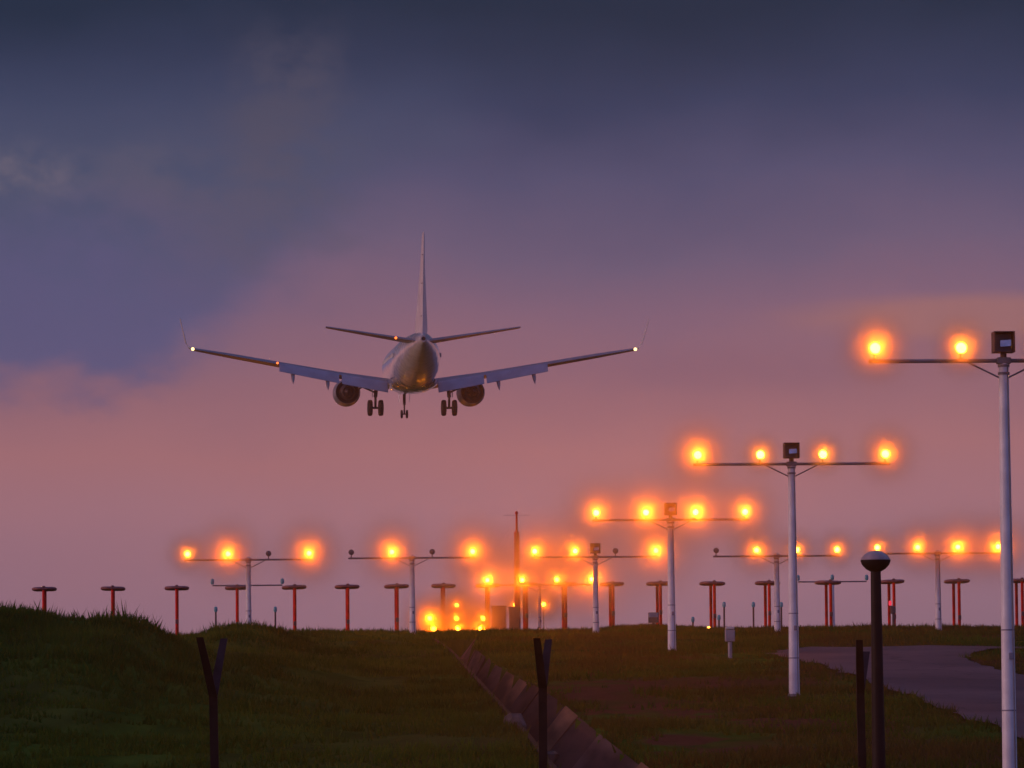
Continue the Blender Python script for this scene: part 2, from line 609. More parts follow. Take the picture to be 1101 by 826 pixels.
# concrete drain: lip, right wall slabs, bottom, left wall
mb = MB()
ys_d = [DY0]
while ys_d[-1] < DY1:
    ys_d.append(ys_d[-1] + random.uniform(4.0, 13.0))
for k in range(len(ys_d) - 1):
    a, b = ys_d[k], ys_d[k + 1] - 0.06
    jx, jz, tilt = random.uniform(-.07, .07), random.uniform(-.05, .03), random.uniform(-.03, .03)
    prof = []
    for y in (a, b):
        l, r = float(drain_l(y)), float(drain_r(y))
        w = r - l
        zl, zr = float(land(l, y)) + 0.05, float(land(r, y)) + 0.03
        zb = min(zl, zr) - DDEPTH
        sgn = -1 if y == a else 1
        prof.append((l, r, w, zl, zr, zb, y))

    def q(pl, mi):
        mb.add(pl + [(p[0], p[1], p[2] - 0.10) for p in pl],
               [(0, 1, 2, 3), (7, 6, 5, 4), (0, 4, 5, 1), (1, 5, 6, 2), (2, 6, 7, 3), (3, 7, 4, 0)], mi)
    A_, B_ = prof
    mi = 1 + random.randrange(4)
    q([(A_[0] - .02, A_[6], A_[3]), (A_[0] + .08, A_[6], A_[3] - .02), (B_[0] + .08, B_[6], B_[3] - .02), (B_[0] - .02, B_[6], B_[3])], 0)          # lip
    q([(A_[0] + .08, A_[6], A_[3] - .02), (A_[0] + .30 * A_[2], A_[6], A_[5]), (B_[0] + .30 * B_[2], B_[6], B_[5]), (B_[0] + .08, B_[6], B_[3] - .02)], 5)
    q([(A_[0] + .30 * A_[2], A_[6], A_[5]), (A_[0] + .55 * A_[2], A_[6], A_[5]), (B_[0] + .55 * B_[2], B_[6], B_[5]), (B_[0] + .30 * B_[2], B_[6], B_[5])], 5)
    t0, t1 = jz + tilt, jz - tilt
    q([(A_[0] + .55 * A_[2], A_[6], A_[5] + .02), (A_[1] + .05 + jx, A_[6], A_[4] + t0), (B_[1] + .05 + jx, B_[6], B_[4] + t1), (B_[0] + .55 * B_[2], B_[6], B_[5] + .02)], mi)
slab = [mat('drain lip concrete', (0.0585, 0.0434, 0.0294), 0.9, spec=0.08, col2=(0.025, 0.024, 0.012), scale=2.0, stretch=(1, .13, 1), bump=0.4),
        mat('drain slab grey', (0.131, 0.0829, 0.0717), 0.9, spec=0.08, col2=(0.035, 0.024, 0.022), scale=1.2, stretch=(1, .13, 1), bump=0.5, bscale=6),
        mat('drain slab tan', (0.2246, 0.1176, 0.0666), 0.9, spec=0.08, col2=(0.055, 0.032, 0.022), scale=1.4, stretch=(1, .13, 1), bump=0.5, bscale=6),
        mat('drain slab dark', (0.0749, 0.0448, 0.0389), 0.9, spec=0.08, col2=(0.022, 0.015, 0.014), scale=1.2, stretch=(1, .13, 1), bump=0.5, bscale=6),
        mat('drain slab pale', (0.1622, 0.1008, 0.087), 0.9, spec=0.08, col2=(0.05, 0.034, 0.03), scale=1.6, stretch=(1, .13, 1), bump=0.5, bscale=6),
        mat('drain bottom silt', (0.035, 0.024, 0.02), 0.9, var=0.3, scale=2.0, stretch=(1, .13, 1), bump=0.4)]
tag(mb.build('drainage_channel', slab, smooth=0), 'open concrete slab drain running down the grassy slope', 'drain')

# broken concrete pieces lying in the drain
for (px, py, s, lab) in ((566, 776, 0.30, 'pale broken concrete chunk beside the fork-topped post in the drain'),
                         (590, 772, 0.20, 'small white rubble chunk just past the fork-topped post in the drain'),
                         (553, 770, 0.24, 'grey broken concrete chunk on the drain lip away from the post')):
    p = hit(px, py + 8)
    mbk = MB()
    rings = []
    for z, f in ((-0.25, .8), (-.05, 1.0), (.15, .85), (.24, .55)):
        rings.append([Vector((s * f * random.uniform(.75, 1.1) * math.cos(q_), s * f * random.uniform(.75, 1.1) * math.sin(q_), z * s / .3 * 1.0))
                      for q_ in [2 * math.pi * i / 7 for i in range(7)]])
    mbk.loft(rings)
    ob = mbk.build('rubble_chunk', mat('broken concrete', (0.11, 0.085, 0.075), 0.85, var=0.25, scale=4, bump=0.4), smooth=25)
    ob.location = (p.x, p.y, float(ground_z(p.x, p.y)) + (0.45 if float(ground_z(p.x, p.y)) < float(land(p.x, p.y)) - .5 else 0.02))
    tag(ob, lab, 'rubble')


# ------------------------------------------------------------------ grass
def build_grass():
    co, faces = [], []
    n = 75000
    # density even in the picture: pick depths so near grass is denser on the ground
    u = rng.random(n)
    Yr = 58.0 + (212.0 - 58.0) * u ** 0.8
    Xr = (rng.random(n) - 0.5) * 2 * 0.108 * Yr
    extra = []
    # tall tufts on the mound ridge and along the crest
    m = 2600
    ye = rng.normal(R1Y, 6, m); xe = P(0, 650, R1Y).x * 1.1 + rng.random(m) * (P(210, 690, R1Y).x - P(0, 650, R1Y).x * 1.1)
    m_ = 1000
    ye2 = rng.normal(R2Y, 3, m_); xe2 = P(190, 690, R2Y).x + rng.random(m_) * (P(330, 690, R2Y).x - P(190, 690, R2Y).x)
    m3 = 5000
    ye3 = rng.normal(201, 3, m3); xe3 = (rng.random(m3) - .5) * 2 * 21
    m4 = 900
    ye4 = rng.normal(203, 1.0, m4); c4 = P(945, 680, 203).x; xe4 = c4 + rng.normal(0, .55, m4)
    X = np.concatenate([Xr, xe, xe2, xe3, xe4]); Y = np.concatenate([Yr, ye, ye2, ye3, ye4])
    tall = np.concatenate([np.zeros(n), np.ones(m), np.ones(m_) * .8, np.full(m3, .25), np.full(m4, 1.0)])
    cl = vnoise(X, Y, 2.3, 5) + vnoise(X, Y, 0.8, 6) * .6
    k = (cl > -0.42 + rng.random(len(X)) * .35)
    k &= ~on_road(X, Y)
    for q in SOIL:
        c_ = hit(q[0], q[1])
        k &= ((X - c_.x) / q[2]) ** 2 + ((Y - c_.y) / q[3]) ** 2 > .05 + 1.0 * rng.random(len(X)) + 2.0 * vnoise(X, Y * .5, 1.2, 31)
    l, r = drain_l(Y), drain_r(Y)
    k &= ~((X > l - .07) & (X < r + .10) & (Y > DY0) & (Y < DY1))
    X, Y, tall, cl = X[k], Y[k], tall[k], cl[k]
    Z = ground_z(X, Y)
    verts = np.zeros((len(X), 4, 3, 3))
    hgt = (0.07 + 0.12 * rng.random(len(X))) * (1 + .8 * np.clip(cl, 0, 1)) * (1 + 1.0 * tall * rng.random(len(X)) ** 2) 
    for b in range(4):
        a = rng.random(len(X)) * 2 * np.pi
        lean = (0.25 + .5 * rng.random(len(X))) * hgt
        ox, oy = rng.normal(0, .05, len(X)), rng.normal(0, .05, len(X))
        h = hgt * (0.6 + .6 * rng.random(len(X)))
        w = 0.014 + 0.014 * rng.random(len(X))
        ca, sa = np.cos(a), np.sin(a)
        bx, by = X + ox, Y + oy
        q = rng.random(len(X)) * np.pi
        dx, dy = np.cos(q) * w, np.sin(q) * w
        verts[:, b, 0] = np.stack([bx - dx, by - dy, Z - .03], -1)
        verts[:, b, 1] = np.stack([bx + dx, by + dy, Z - .03], -1)
        verts[:, b, 2] = np.stack([bx + ca * lean, by + sa * lean, Z + h], -1)
    co = verts.reshape(-1, 3)
    nf = len(co) // 3
    me = bpy.data.meshes.new('grass')
    me.vertices.add(len(co)); me.vertices.foreach_set('co', co.ravel())
    me.loops.add(nf * 3); me.loops.foreach_set('vertex_index', np.arange(nf * 3))
    me.polygons.add(nf); me.polygons.foreach_set('loop_start', np.arange(0, nf * 3, 3))
    me.update(calc_edges=True)
    gm = mat('grass blades', (0.082, 0.146, 0.019), 0.8, scale=0.35, col2=(0.026, 0.070, 0.008), spec=0.0)
    gn = gm.node_tree
    pb = gn.nodes['Principled BSDF']
    # drier, browner grass on the dug-over slope beyond the drain
    o_ = gn.nodes.new('ShaderNodeTexCoord'); sx = gn.nodes.new('ShaderNodeSeparateXYZ'); gn.links.new(o_.outputs['Object'], sx.inputs[0])
    mr_ = gn.nodes.new('ShaderNodeMapRange'); mr_.inputs['From Min'].default_value = -3.0; mr_.inputs['From Max'].default_value = 2.5; mr_.inputs['To Max'].default_value = .75
    gn.links.new(sx.outputs['X'], mr_.inputs['Value'])
    mp_ = gn.nodes.new('ShaderNodeMapping'); mp_.inputs['Scale'].default_value = (.25, .10, 0); gn.links.new(o_.outputs['Object'], mp_.inputs['Vector'])
    nz_ = gn.nodes.new('ShaderNodeTexNoise'); nz_.inputs['Scale'].default_value = 1; nz_.inputs['Detail'].default_value = 5; gn.links.new(mp_.outputs['Vector'], nz_.inputs['Vector'])
    m2_ = gn.nodes.new('ShaderNodeMapRange'); m2_.inputs['From Min'].default_value = .36; m2_.inputs['From Max'].default_value = .60; gn.links.new(nz_.outputs['Fac'], m2_.inputs['Value'])
    ml_ = gn.nodes.new('ShaderNodeMath'); ml_.operation = 'MULTIPLY'; gn.links.new(mr_.outputs['Result'], ml_.inputs[0]); gn.links.new(m2_.outputs['Result'], ml_.inputs[1])
    mx_ = gn.nodes.new('ShaderNodeMix'); mx_.data_type = 'RGBA'; gn.links.new(ml_.outputs[0], mx_.inputs['Factor'])
    gn.links.new(pb.inputs['Base Color'].links[0].from_socket, mx_.inputs['A']); mx_.inputs['B'].default_value = (0.10, 0.060, 0.022, 1)
    gn.links.new(mx_.outputs['Result'], pb.inputs['Base Color'])
    tr = gn.nodes.new('ShaderNodeBsdfTranslucent')
    gn.links.new(pb.inputs['Base Color'].links[0].from_socket, tr.inputs['Color'])
    ms = gn.nodes.new('ShaderNodeMixShader'); ms.inputs['Fac'].default_value = 0.4
    gn.links.new(pb.outputs[0], ms.inputs[1]); gn.links.new(tr.outputs[0], ms.inputs[2])
    gn.links.new(ms.outputs[0], gn.nodes['Material Output'].inputs['Surface'])
    me.materials.append(gm)
    o = bpy.data.objects.new('grass', me)
    COL.objects.link(o)
    tag(o, kind='stuff')


build_grass()

# ------------------------------------------------------------------ lamps
HALO = 1.0
proto_cache = {}


def cached(key, fn):
    if key not in proto_cache:
        proto_cache[key] = fn().data
    return proto_cache[key]


def inst(name, key, fn, parent, loc=(0, 0, 0), rot=None):
    if key not in proto_cache:
        o = fn()
        proto_cache[key] = o.data
        o.name = name
    else:
        o = bpy.data.objects.new(name, proto_cache[key])
        COL.objects.link(o)
    o.parent = parent
    o.location = loc
    if rot:
        o.rotation_euler = rot
    return o


def housing_fn():
    m = MB()
    # approach lamp: round can on a yoke, lens facing -Y (the approaching aircraft)
    m.lathe((0, 0, 0), (0, 1, 0), [(-.070, .088), (-.060, .096), (-.03, .094), (.03, .080), (.08, .055), (.10, .02)], 18)
    m.tube([(0, .02, -.07), (0, .02, -.17)], .018, 8)
    m.box((0, .02, -.175), (.07, .07, .03), bev=.006)
    o = m.build('lamp', M['lamp_body'])
    return o


def lens_fn(material):
    def f():
        m = MB()
        m.lathe((0, 0, 0), (0, 1, 0), [(-.094, .02), (-.088, .05), (-.074, .083), (-.072, .084)], 18)
        return m.build('lens', material)
    return f


SPOT = {}


AIM = Vector((0.0, -40.0, 9.0))      # beams and floods are aimed here, just behind the viewpoint


def spot(power, half=R(6.5)):
    key = round(power, 3)
    if key not in SPOT:
        l = bpy.data.lights.new('lamp_beam', 'SPOT')
        l.energy = power
        l.color = AMBER
        l.spot_size = half * 2
        l.spot_blend = 1.0
        l.shadow_soft_size = 0.05
        SPOT[key] = l
    return SPOT[key]


BEAM = 900.0


HALO_T = 2.0                      # optical depth scale of the halo volume added round each lamp
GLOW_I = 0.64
halo_mats = {}


def halo_mat(rad, depth):
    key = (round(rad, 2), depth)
    if key in halo_mats:
        return halo_mats[key]
    m = bpy.data.materials.new('lamp halo volume')
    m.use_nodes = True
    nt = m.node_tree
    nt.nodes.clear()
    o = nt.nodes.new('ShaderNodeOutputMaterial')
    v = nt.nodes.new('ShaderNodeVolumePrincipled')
    v.inputs['Color'].default_value = (.97, .66, .30, 1)  # amber tint put into the volume to colour the halo
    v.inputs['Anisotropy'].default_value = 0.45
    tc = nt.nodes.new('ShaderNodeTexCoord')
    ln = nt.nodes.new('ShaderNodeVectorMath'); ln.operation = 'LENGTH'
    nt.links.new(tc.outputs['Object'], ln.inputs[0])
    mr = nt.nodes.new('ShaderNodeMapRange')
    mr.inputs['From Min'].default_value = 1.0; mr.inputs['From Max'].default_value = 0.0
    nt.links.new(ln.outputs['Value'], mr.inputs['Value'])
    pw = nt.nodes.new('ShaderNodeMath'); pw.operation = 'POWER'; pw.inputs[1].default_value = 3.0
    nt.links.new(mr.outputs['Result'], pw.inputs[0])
    ml = nt.nodes.new('ShaderNodeMath'); ml.operation = 'MULTIPLY'; ml.inputs[1].default_value = HALO_T * depth / rad
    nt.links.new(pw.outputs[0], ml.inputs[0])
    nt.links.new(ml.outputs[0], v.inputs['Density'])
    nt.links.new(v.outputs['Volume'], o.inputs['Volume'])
    halo_mats[key] = m
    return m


def lamp_halo(w, rad, depth=1.0):  # scattering ball added round a lamp to shape its bloom
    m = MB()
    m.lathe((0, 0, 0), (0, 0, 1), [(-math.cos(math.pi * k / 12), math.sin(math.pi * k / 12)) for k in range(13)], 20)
    o = m.build('lamp_halo', halo_mat(rad, depth))
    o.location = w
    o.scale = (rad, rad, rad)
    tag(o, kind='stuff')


GLOW = {}


def add_lamp(parent, loc, lit, power=1.0, wide=1.0):
    lp = inst('lamp', 'housing', housing_fn, parent, loc)
    if lit:
        inst('lens', 'lens_on', lens_fn(M['amber_on']), lp)
        s = bpy.data.objects.new('lamp_beam', spot(BEAM * power * max(1.0, wide) ** 4))
        COL.objects.link(s)
        s.parent = lp
        s.location = (0, -.16, 0)
        w = parent.location + Matrix.Rotation(parent.rotation_euler.z, 3, 'Z') @ Vector(loc)
        d = Matrix.Rotation(-parent.rotation_euler.z, 3, 'Z') @ (AIM - w)
        s.rotation_euler = d.to_track_quat('-Z', 'Y').to_euler()
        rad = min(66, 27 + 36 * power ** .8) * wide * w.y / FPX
        gk = (round(w.y), round(power, 2), wide)
        if gk not in GLOW:
            l = bpy.data.lights.new('lamp_flood', 'SPOT')
            l.energy = GLOW_I * 200.0 * power ** .8 * w.y / 171.0 * wide ** 1.2
            l.color = AMBER
            l.spot_size = R(150)
            l.spot_blend = 0.6
            l.shadow_soft_size = 0.03
            GLOW[gk] = l
        g = bpy.data.objects.new('lamp_flood', GLOW[gk])
        COL.objects.link(g)
        g.parent = lp
        g.location = (0, -.15, 0)
        g.rotation_euler = s.rotation_euler
        lamp_halo(w + Matrix.Rotation(parent.rotation_euler.z, 3, 'Z') @ Vector((0, -.15, 0)), rad, round(1.25 / wide, 2))
    else:
        inst('lens', 'lens_off', lens_fn(M['dark_glass']), lp)
    return lp


LAMP_SP = 1.35


def mast(pole_px, arm_py, Y, pattern, label, strobe=False, wide=1.0, base_py=None, group='approach light masts', top_extra=0.0, r0=.075, r1=.105):
    top = P(pole_px, arm_py, Y)
    gz = float(ground_z(top.x, top.y))
    t = empty('approach_light_mast', (top.x, top.y, gz - 0.05), ROW_ROT)
    tag(t, label, 'light mast', group)
    H = top.z - gz + 0.05
    m = MB()
    m.tube([(0, 0, 0), (0, 0, H * .33), (0, 0, H * .66), (0, 0, H - .02 + top_extra)], [r1, r1 - (r1 - r0) * .33, r1 - (r1 - r0) * .66, r0], 20)
    pole = m.build('pole', M['white_pole'], t)
    m = MB()
    m.tube([(0, 0, 0.0), (0, 0, 0.10)], r1 + .025, 20)
    m.build('base_collar', M['arm'], pole)
    for q in (.17, .36):
        m = MB()
        rr = r1 + (r0 - r1) * q + .004
        m.tube([(0, 0, H * q), (0, 0, H * q + .022)], rr, 20)
        m.build('joint_band', M['band'], pole)
    m = MB()
    m.box((.03, -r1 + .004, H * .30), (.07, .02, .10), bev=.004)
    m.build('number_plate', M['band'], pole)
    m = MB()
    m.tube([(r1 * .62, -r1 * .86, .1), (r1 * .5 + r0 * .12, -(r1 + r0) * .43, H * .5), (r0 * .62, -r0 * .86, H - .06)], .011, 6)
    m.build('cable_conduit', M['arm'], pole)
    m = MB()
    for zz in (-.10, -.22):
        m.tube([(0, 0, H + zz), (0, 0, H + zz + .04)], r0 + .016, 16)
    m.tube([(-.55, 0, H - .03), (0, 0, H - .30)], .014, 6)
    m.tube([(.55, 0, H - .03), (0, 0, H - .30)], .014, 6)
    m.build('arm_bracket', M['arm'], t)
    m = MB()
    L2 = LAMP_SP * 1.5 + .10
    m.tube([(-L2, 0, H), (L2, 0, H)], .032, 12)
    m.box((0, 0, H), (.22, .16, .10), bev=.01)
    m.build('crossarm', M['arm'], t)
    for i, (lit, pw) in enumerate(pattern):
        add_lamp(t, ((i - 1.5) * LAMP_SP, 0, H + .20), lit, pw, wide)
    if strobe:
        m = MB()
        m.tube([(0, 0, H + .02), (0, 0, H + .12)], .05, 12)
        # box with an open front: five walls
        s, d, w = .165, .16, .018
        cz_ = H + .29
        m.box((0, d - w / 2, cz_), (2 * s, w, 2 * s), bev=.004)
        for sx in (-1, 1):
            m.box((sx * (s - w / 2), -.006, cz_), (w, 2 * d - .02, 2 * s), bev=.004)
        for sz in (-1, 1):
            m.box((0, -.006, cz_ + sz * (s - w / 2)), (2 * s - 2 * w - .004, 2 * d - .024, w), bev=.004)
        sb = m.build('strobe_box', M['strobe'], t)
        m = MB()
        m.box((.0, .04, cz_), (.27, .012, .27), bev=.003)
        m.build('backing_plate', M['lamp_body'], sb)
        m = MB()
        ring = lambda yy, f: [Vector((.035 + .085 * f * a, yy, cz_ - .015 + .055 * f * b)) for a, b in ((-1, -1), (1, -.8), (1, 1), (-1, .8))]
        m.loft([ring(-.02, 1.0), ring(.0, .95), ring(.03, .5)])
        m.build('reflector', M['reflector'], sb, smooth=20)
    return t


ON, OFF = True, False
b_, n_, s_ = 1.5, 0.75, 0.28       # lamp brightness classes
masts = [
    (1079, 388, 80.0, [(ON, b_), (ON, n_), (ON, n_), (ON, n_)], 'tallest and closest white light mast, beside the dome-headed post', True, .078, .118),
    (851, 499, 110.0, [(ON, b_), (ON, s_), (ON, s_), (ON, n_)], 'second tallest white light mast, standing below the road apex with four lit amber lamps', True, .075, .118),
    (721, 559, 139.0, [(ON, n_), (ON, b_), (ON, b_), (ON, n_)], 'third white mast of the receding line, bearing four lit lamps and an orange-tinted strobe box', True, .08, .115),
    (640, 599, 171.0, [(ON, n_), (ON, n_), (OFF, 0), (ON, b_)], 'strobe-topped mast in the far cross row with its third lamp unlit', True, .075, .11),
    (267, 602, 171.0, [(ON, s_), (ON, b_), (OFF, 0), (ON, b_)], 'mast over the mound with three amber lamps lit and a small teal-tipped bar behind', False, .075, .11),
    (443, 600, 171.0, [(OFF, 0), (ON, b_), (OFF, 0), (ON, b_)], 'mast in the far cross row with two lamps lit and two unlit', False, .075, .11),
    (835, 598, 171.0, [(OFF, 0), (ON, n_), (ON, s_), (ON, s_)], 'mast seen just behind the second tallest one, outermost lamp unlit', False, .075, .11),
    (1008, 595, 171.0, [(ON, s_), (ON, n_), (ON, b_), (ON, b_)], 'far cross row mast between the dome-headed post and the closest mast', False, .075, .11),
    (580, 629, 199.0, [(ON, b_), (ON, n_), (ON, n_), (ON, b_)], 'low farthest four-lamp mast beside the red antenna tower', False, .05, .06),
]
WIDE = {721: 1.25, 640: 1.35, 580: 1.5}      # larger halos and stronger beams put in over the middle rows
for (px, py, Y, pat, lab, st, r0, r1) in masts:
    mast(px, py, Y, pat, lab, st, WIDE.get(px, 1.0), r0=r0, r1=r1, top_extra=0.0 if st else .12)


# low approach lights on stakes beyond the crest
def stake(px, py, Y, power, label, r=.02):
    p = P(px, py, Y)
    gz = float(ground_z(p.x, p.y))
    t = empty('approach_light_stake', (p.x, p.y, gz - .03), ROW_ROT)
    tag(t, label, 'approach light', 'low approach lights on stakes')
    H = max(.25, p.z - gz + .03)
    m = MB()
    m.tube([(0, 0, 0), (0, 0, H - .17)], r, 8)
    m.build('stake', M['thin'], t)
    add_lamp(t, (0, 0, H), True, power, 0.8)


for args in (
    (462, 665, 197, 2.0, 'largest low amber light, first along the cluster by the mound end'),
    (466, 676.5, 197, 1.1, 'low amber light at ground level just beneath the largest one'),
    (491, 651, 230, .5, 'small topmost amber light of the three stacked beside the cabinets'),
    (491, 665, 199, 1.0, 'middle amber light of the three stacked lights'),
    (492, 676.5, 197, .9, 'lowest amber light of the three stacked lights at ground level'),
    (519, 665, 199, .45, 'small amber light just above a ground level light beside the brown cabinet'),
    (516, 676.5, 197, 1.2, 'wide amber light at ground level next to the brown cabinet'),
    (554, 650.5, 230, .45, 'small amber light in front of the red tower foot'),
    (584.5, 650, 230, .55, 'single amber light on a thin stake right of the red tower'.replace(' right of', ' past')),
):
    stake(*args)


# ------------------------------------------------------------------ localizer antennas
LOC_Y = 206.0


def head_fn():
    m = MB()
    rings = []
    for t in np.linspace(-1, 1, 13):
        f = max(0.3, math.sqrt(max(0, 1 - abs(t) ** 4)))
        rings.append([Vector((.50 * f * math.copysign(abs(math.cos(q)) ** .4, math.cos(q)), t * .85 + .75, .085 * f * math.copysign(abs(math.sin(q)) ** .7, math.sin(q))))
                      for q in [2 * math.pi * i / 16 for i in range(16)]])
    m.loft(rings)
    return m.build('antenna_head', M['head'])


def cap_fn():
    m = MB()
    m.lathe((0, 0, .06), (0, 0, 1), [(0, .07), (.03, .065), (.05, .04), (.055, .01)], 12)
    return m.build('mounting_cap', M['head'])


ordinal = 'first second third fourth fifth sixth seventh eighth ninth tenth eleventh twelfth thirteenth fourteenth fifteenth sixteenth seventeenth eighteenth nineteenth twentieth'.split()
ant = [(47, 633), (121, 632.5), (190, 632), (255, 631.5), (317, 631), (374, 630.5), (427, 630), (477, 629.5), (525, 629), (566, 628), (608, 627.5), (659, 627.5), (710, 627),
       (768, 627), (827, 626.5), (893, 626), (961, 625), (1031, 624.5), (1099, 624)]
for i, (px, py) in enumerate(ant):
    p = P(px, py, LOC_Y)
    g1 = float(ground_z(p.x, p.y))
    t = empty('localizer_antenna', (p.x, p.y, g1 - .03), math.atan2(RGT.y, RGT.x))
    tag(t, f'red T-shaped antenna, {ordinal[i]} along the row counted from the high end of the mound', 'antenna', 'red T-shaped antennas in the row on the crest')
    H = p.z - g1 + .03
    for yy in (0.0, 1.55):
        m = MB()
        m.tube([(0, yy, 0), (0, yy, H - .06)], .062, 12)
        lg = m.build('leg', M['red'], t)
        if yy == 0.0:
            m = MB(); m.box((.0, -.10, H * (.30 + .10 * random.random())), (.12, .09, .18), bev=.01); m.build('junction_box', M['head'], lg)
        m = MB()
        m.tube([(0, yy, 0.0), (0, yy, .06)], .13, 12)
        m.build('foot_plate', M['arm'], lg)
    inst('antenna_head', 'loc_head', head_fn, t, (0, 0, H), (0, random.uniform(-.025, .025), random.uniform(-.04, .04)))
    inst('mounting_cap', 'loc_cap', cap_fn, t, (0, 0, H))

# red tower with a thin whip and cross wire
p = P(556.5, 680, 212)
gz = float(ground_z(p.x, p.y))
ztop, zmid = P(556.5, 552, 212).z - gz, P(556.5, 571, 212).z - gz
t = empty('monitor_antenna', (p.x, p.y, gz - .03), ROW_ROT)
tag(t, 'tall slim red antenna tower with thin whip top, taller than all the antennas around it', 'antenna tower')
m = MB(); m.tube([(0, 0, 0), (0, 0, zmid)], [.13, .11], 12); m.build('pole', M['red'], t)
m = MB(); m.tube([(0, 0, zmid), (0, 0, ztop)], [.05, .04], 8); m.lathe((0, 0, ztop), (0, 0, 1), [(0, .07), (.08, .06), (.12, .02)], 8); m.build('whip', M['red'], t)
m = MB(); m.tube([(-.55, 0, ztop - .05), (.55, 0, ztop - .05)], .006, 6); m.build('cross_wire', M['thin'], t)


# equipment cabinets
def cabinet(px0, px1, py0, Y, lab):
    a, b = P(px0, 680, Y), P(px1, 680, Y)
    topz = P((px0 + px1) / 2, py0, Y).z
    w = b.x - a.x
    cxm = (a.x + b.x) / 2
    gz = float(ground_z(cxm, Y))
    t = empty('equipment_cabinet', (cxm, Y, gz - .02), 0)
    tag(t, lab, 'cabinet', 'brown equipment cabinets on the crest')
    H = topz - gz + .02
    m = MB(); m.box((0, 0, .05), (w * .94, .50, .10), bev=.01); m.build('plinth', M['arm'], t)
    m = MB(); m.box((0, 0, .10 + (H - .16) / 2), (w, .55, H - .16), bev=.015); m.build('body', M['cabinet'], t)
    m = MB(); m.box((0, 0, H - .03), (w + .06, .62, .06), bev=.012); m.build('lid', M['cabinet'], t)
    m = MB(); m.box((0, -.287, .10 + (H - .16) * .5), (w * .84, .02, (H - .16) * .90), bev=.004); d = m.build('door', M['cabinet'], t)
    m = MB(); m.box((w * .30, -.312, H * .5), (.03, .03, .14), bev=.005); m.build('handle', M['lamp_body'], d)
    for sz in (.30, .72):
        m = MB(); m.box((w * .5 + .02, -.20, H * sz), (.035, .05, H * .24), bev=.006); m.build('corner_strip', M['cab_trim'], t)


cabinet(529, 544, 651.5, 204, 'wider brown equipment cabinet beside the low amber lights')
cabinet(547.5, 559, 652.5, 205.2, 'narrower brown equipment cabinet behind the foot of the red tower'.replace('behind', 'touching'))


# thin posts with teal lamp heads
def teal_lamp(m_parent, loc):
    m = MB(); m.lathe(loc, (0, 0, 1), [(-.10, .05), (-.04, .075), (.05, .075), (.11, .055), (.13, .01)], 12)
    return m.build('lamp', M['teal'], m_parent)


for px, py, lab in ((232, 655, 'thin dark post with teal lamp nearer the mound top, under the small bar'),
                    (296, 655, 'thin dark post with teal lamp at the shoulder of the small mound'),
                    (745, 666, 'short dark post with pale teal lamp past the third mast'),
                    (773, 664, 'short teal-lamped post tight beside the two-legged red antenna'),
                    (778.5, 650, 'taller dark post with teal lamp beside the grey marker box'),
                    (810, 650, 'dark post with teal lamp standing alone before the second tallest mast'),
                    (840, 650, 'dark post with teal lamp between the two white masts')):
    p = P(px, py, 214)
    gz = float(ground_z(p.x, p.y))
    t = empty('threshold_light_post', (p.x, p.y, gz - .02))
    tag(t, lab, 'light post', 'thin posts with teal lamps on the crest')
    H = p.z - gz
    m = MB(); m.tube([(0, 0, 0), (0, 0, H - .08)], .038, 8); m.build('post', M['thin'], t)
    teal_lamp(t, (0, 0, H))

for px, arm, half, pole_px, topl, lab in ((266, 629, 1.42, 266, False, 'low two-lamp teal bar behind the mast over the mound'),
                                          (895, 625, 1.40, 895, True, 'low teal-lamped bar between the second tallest mast and the dome-headed post')):
    p = P(px, arm, 208.5)
    gz = float(ground_z(p.x, p.y))
    t = empty('teal_light_bar', (p.x, p.y, gz - .02), ROW_ROT)
    tag(t, lab, 'light bar', 'low bars with teal lamps')
    H = p.z - gz
    m = MB(); m.tube([(0, 0, 0), (0, 0, H + (.05 if topl else 0))], [.085, .065], 12); m.build('pole', M['white_pole'], t)
    m = MB(); m.tube([(-half, 0, H), (half, 0, H)], .03, 8); m.build('crossarm', M['arm'], t)
    for sx in (-1, 1):
        teal_lamp(t, (sx * half, 0, H + .15))
    if topl:
        teal_lamp(t, (0, 0, H + .16))


# boards and boxes on the slope
p = P(702.5, 668, 196)
gz = float(ground_z(p.x, p.y))
t = empty('marker_board', (p.x, p.y, gz - .02))
tag(t, 'small dark board on a short stem on the crest beside the third mast', 'marker board')
zt = P(702.5, 658, 196).z - gz
m = MB(); m.tube([(0, 0, 0), (0, 0, zt - .40)], .05, 8); m.build('stem', M['thin'], t)
m = MB(); m.box((0, 0, zt - .20), (.40, .12, .40), bev=.02); bd = m.build('board', M['sign_dark'], t)
m = MB(); m.box((0, -.065, zt - .11), (.36, .02, .16), bev=.004); m.build('face_strip', M['sign_grey'], bd)

p = hit(785, 707)
gz = float(ground_z(p.x, p.y))
t = empty('marker_box', (p.x, p.y, gz - .02))
tag(t, 'pale grey box on a short post on the slope before the road', 'marker box')
sc_ = p.y / FPX
m = MB(); m.tube([(0, 0, 0), (0, 0, 19 * sc_)], .055, 10); m.build('post', M['sign_grey'], t)
m = MB(); m.box((0, 0, 25 * sc_), (10.5 * sc_, .14, 13 * sc_), bev=.015); bx = m.build('box', M['sign_grey'], t)
m = MB(); m.box((0, -.01, 33 * sc_), (9.5 * sc_, .16, 2.6 * sc_), bev=.01); m.build('cap', M['cab_trim'], bx)


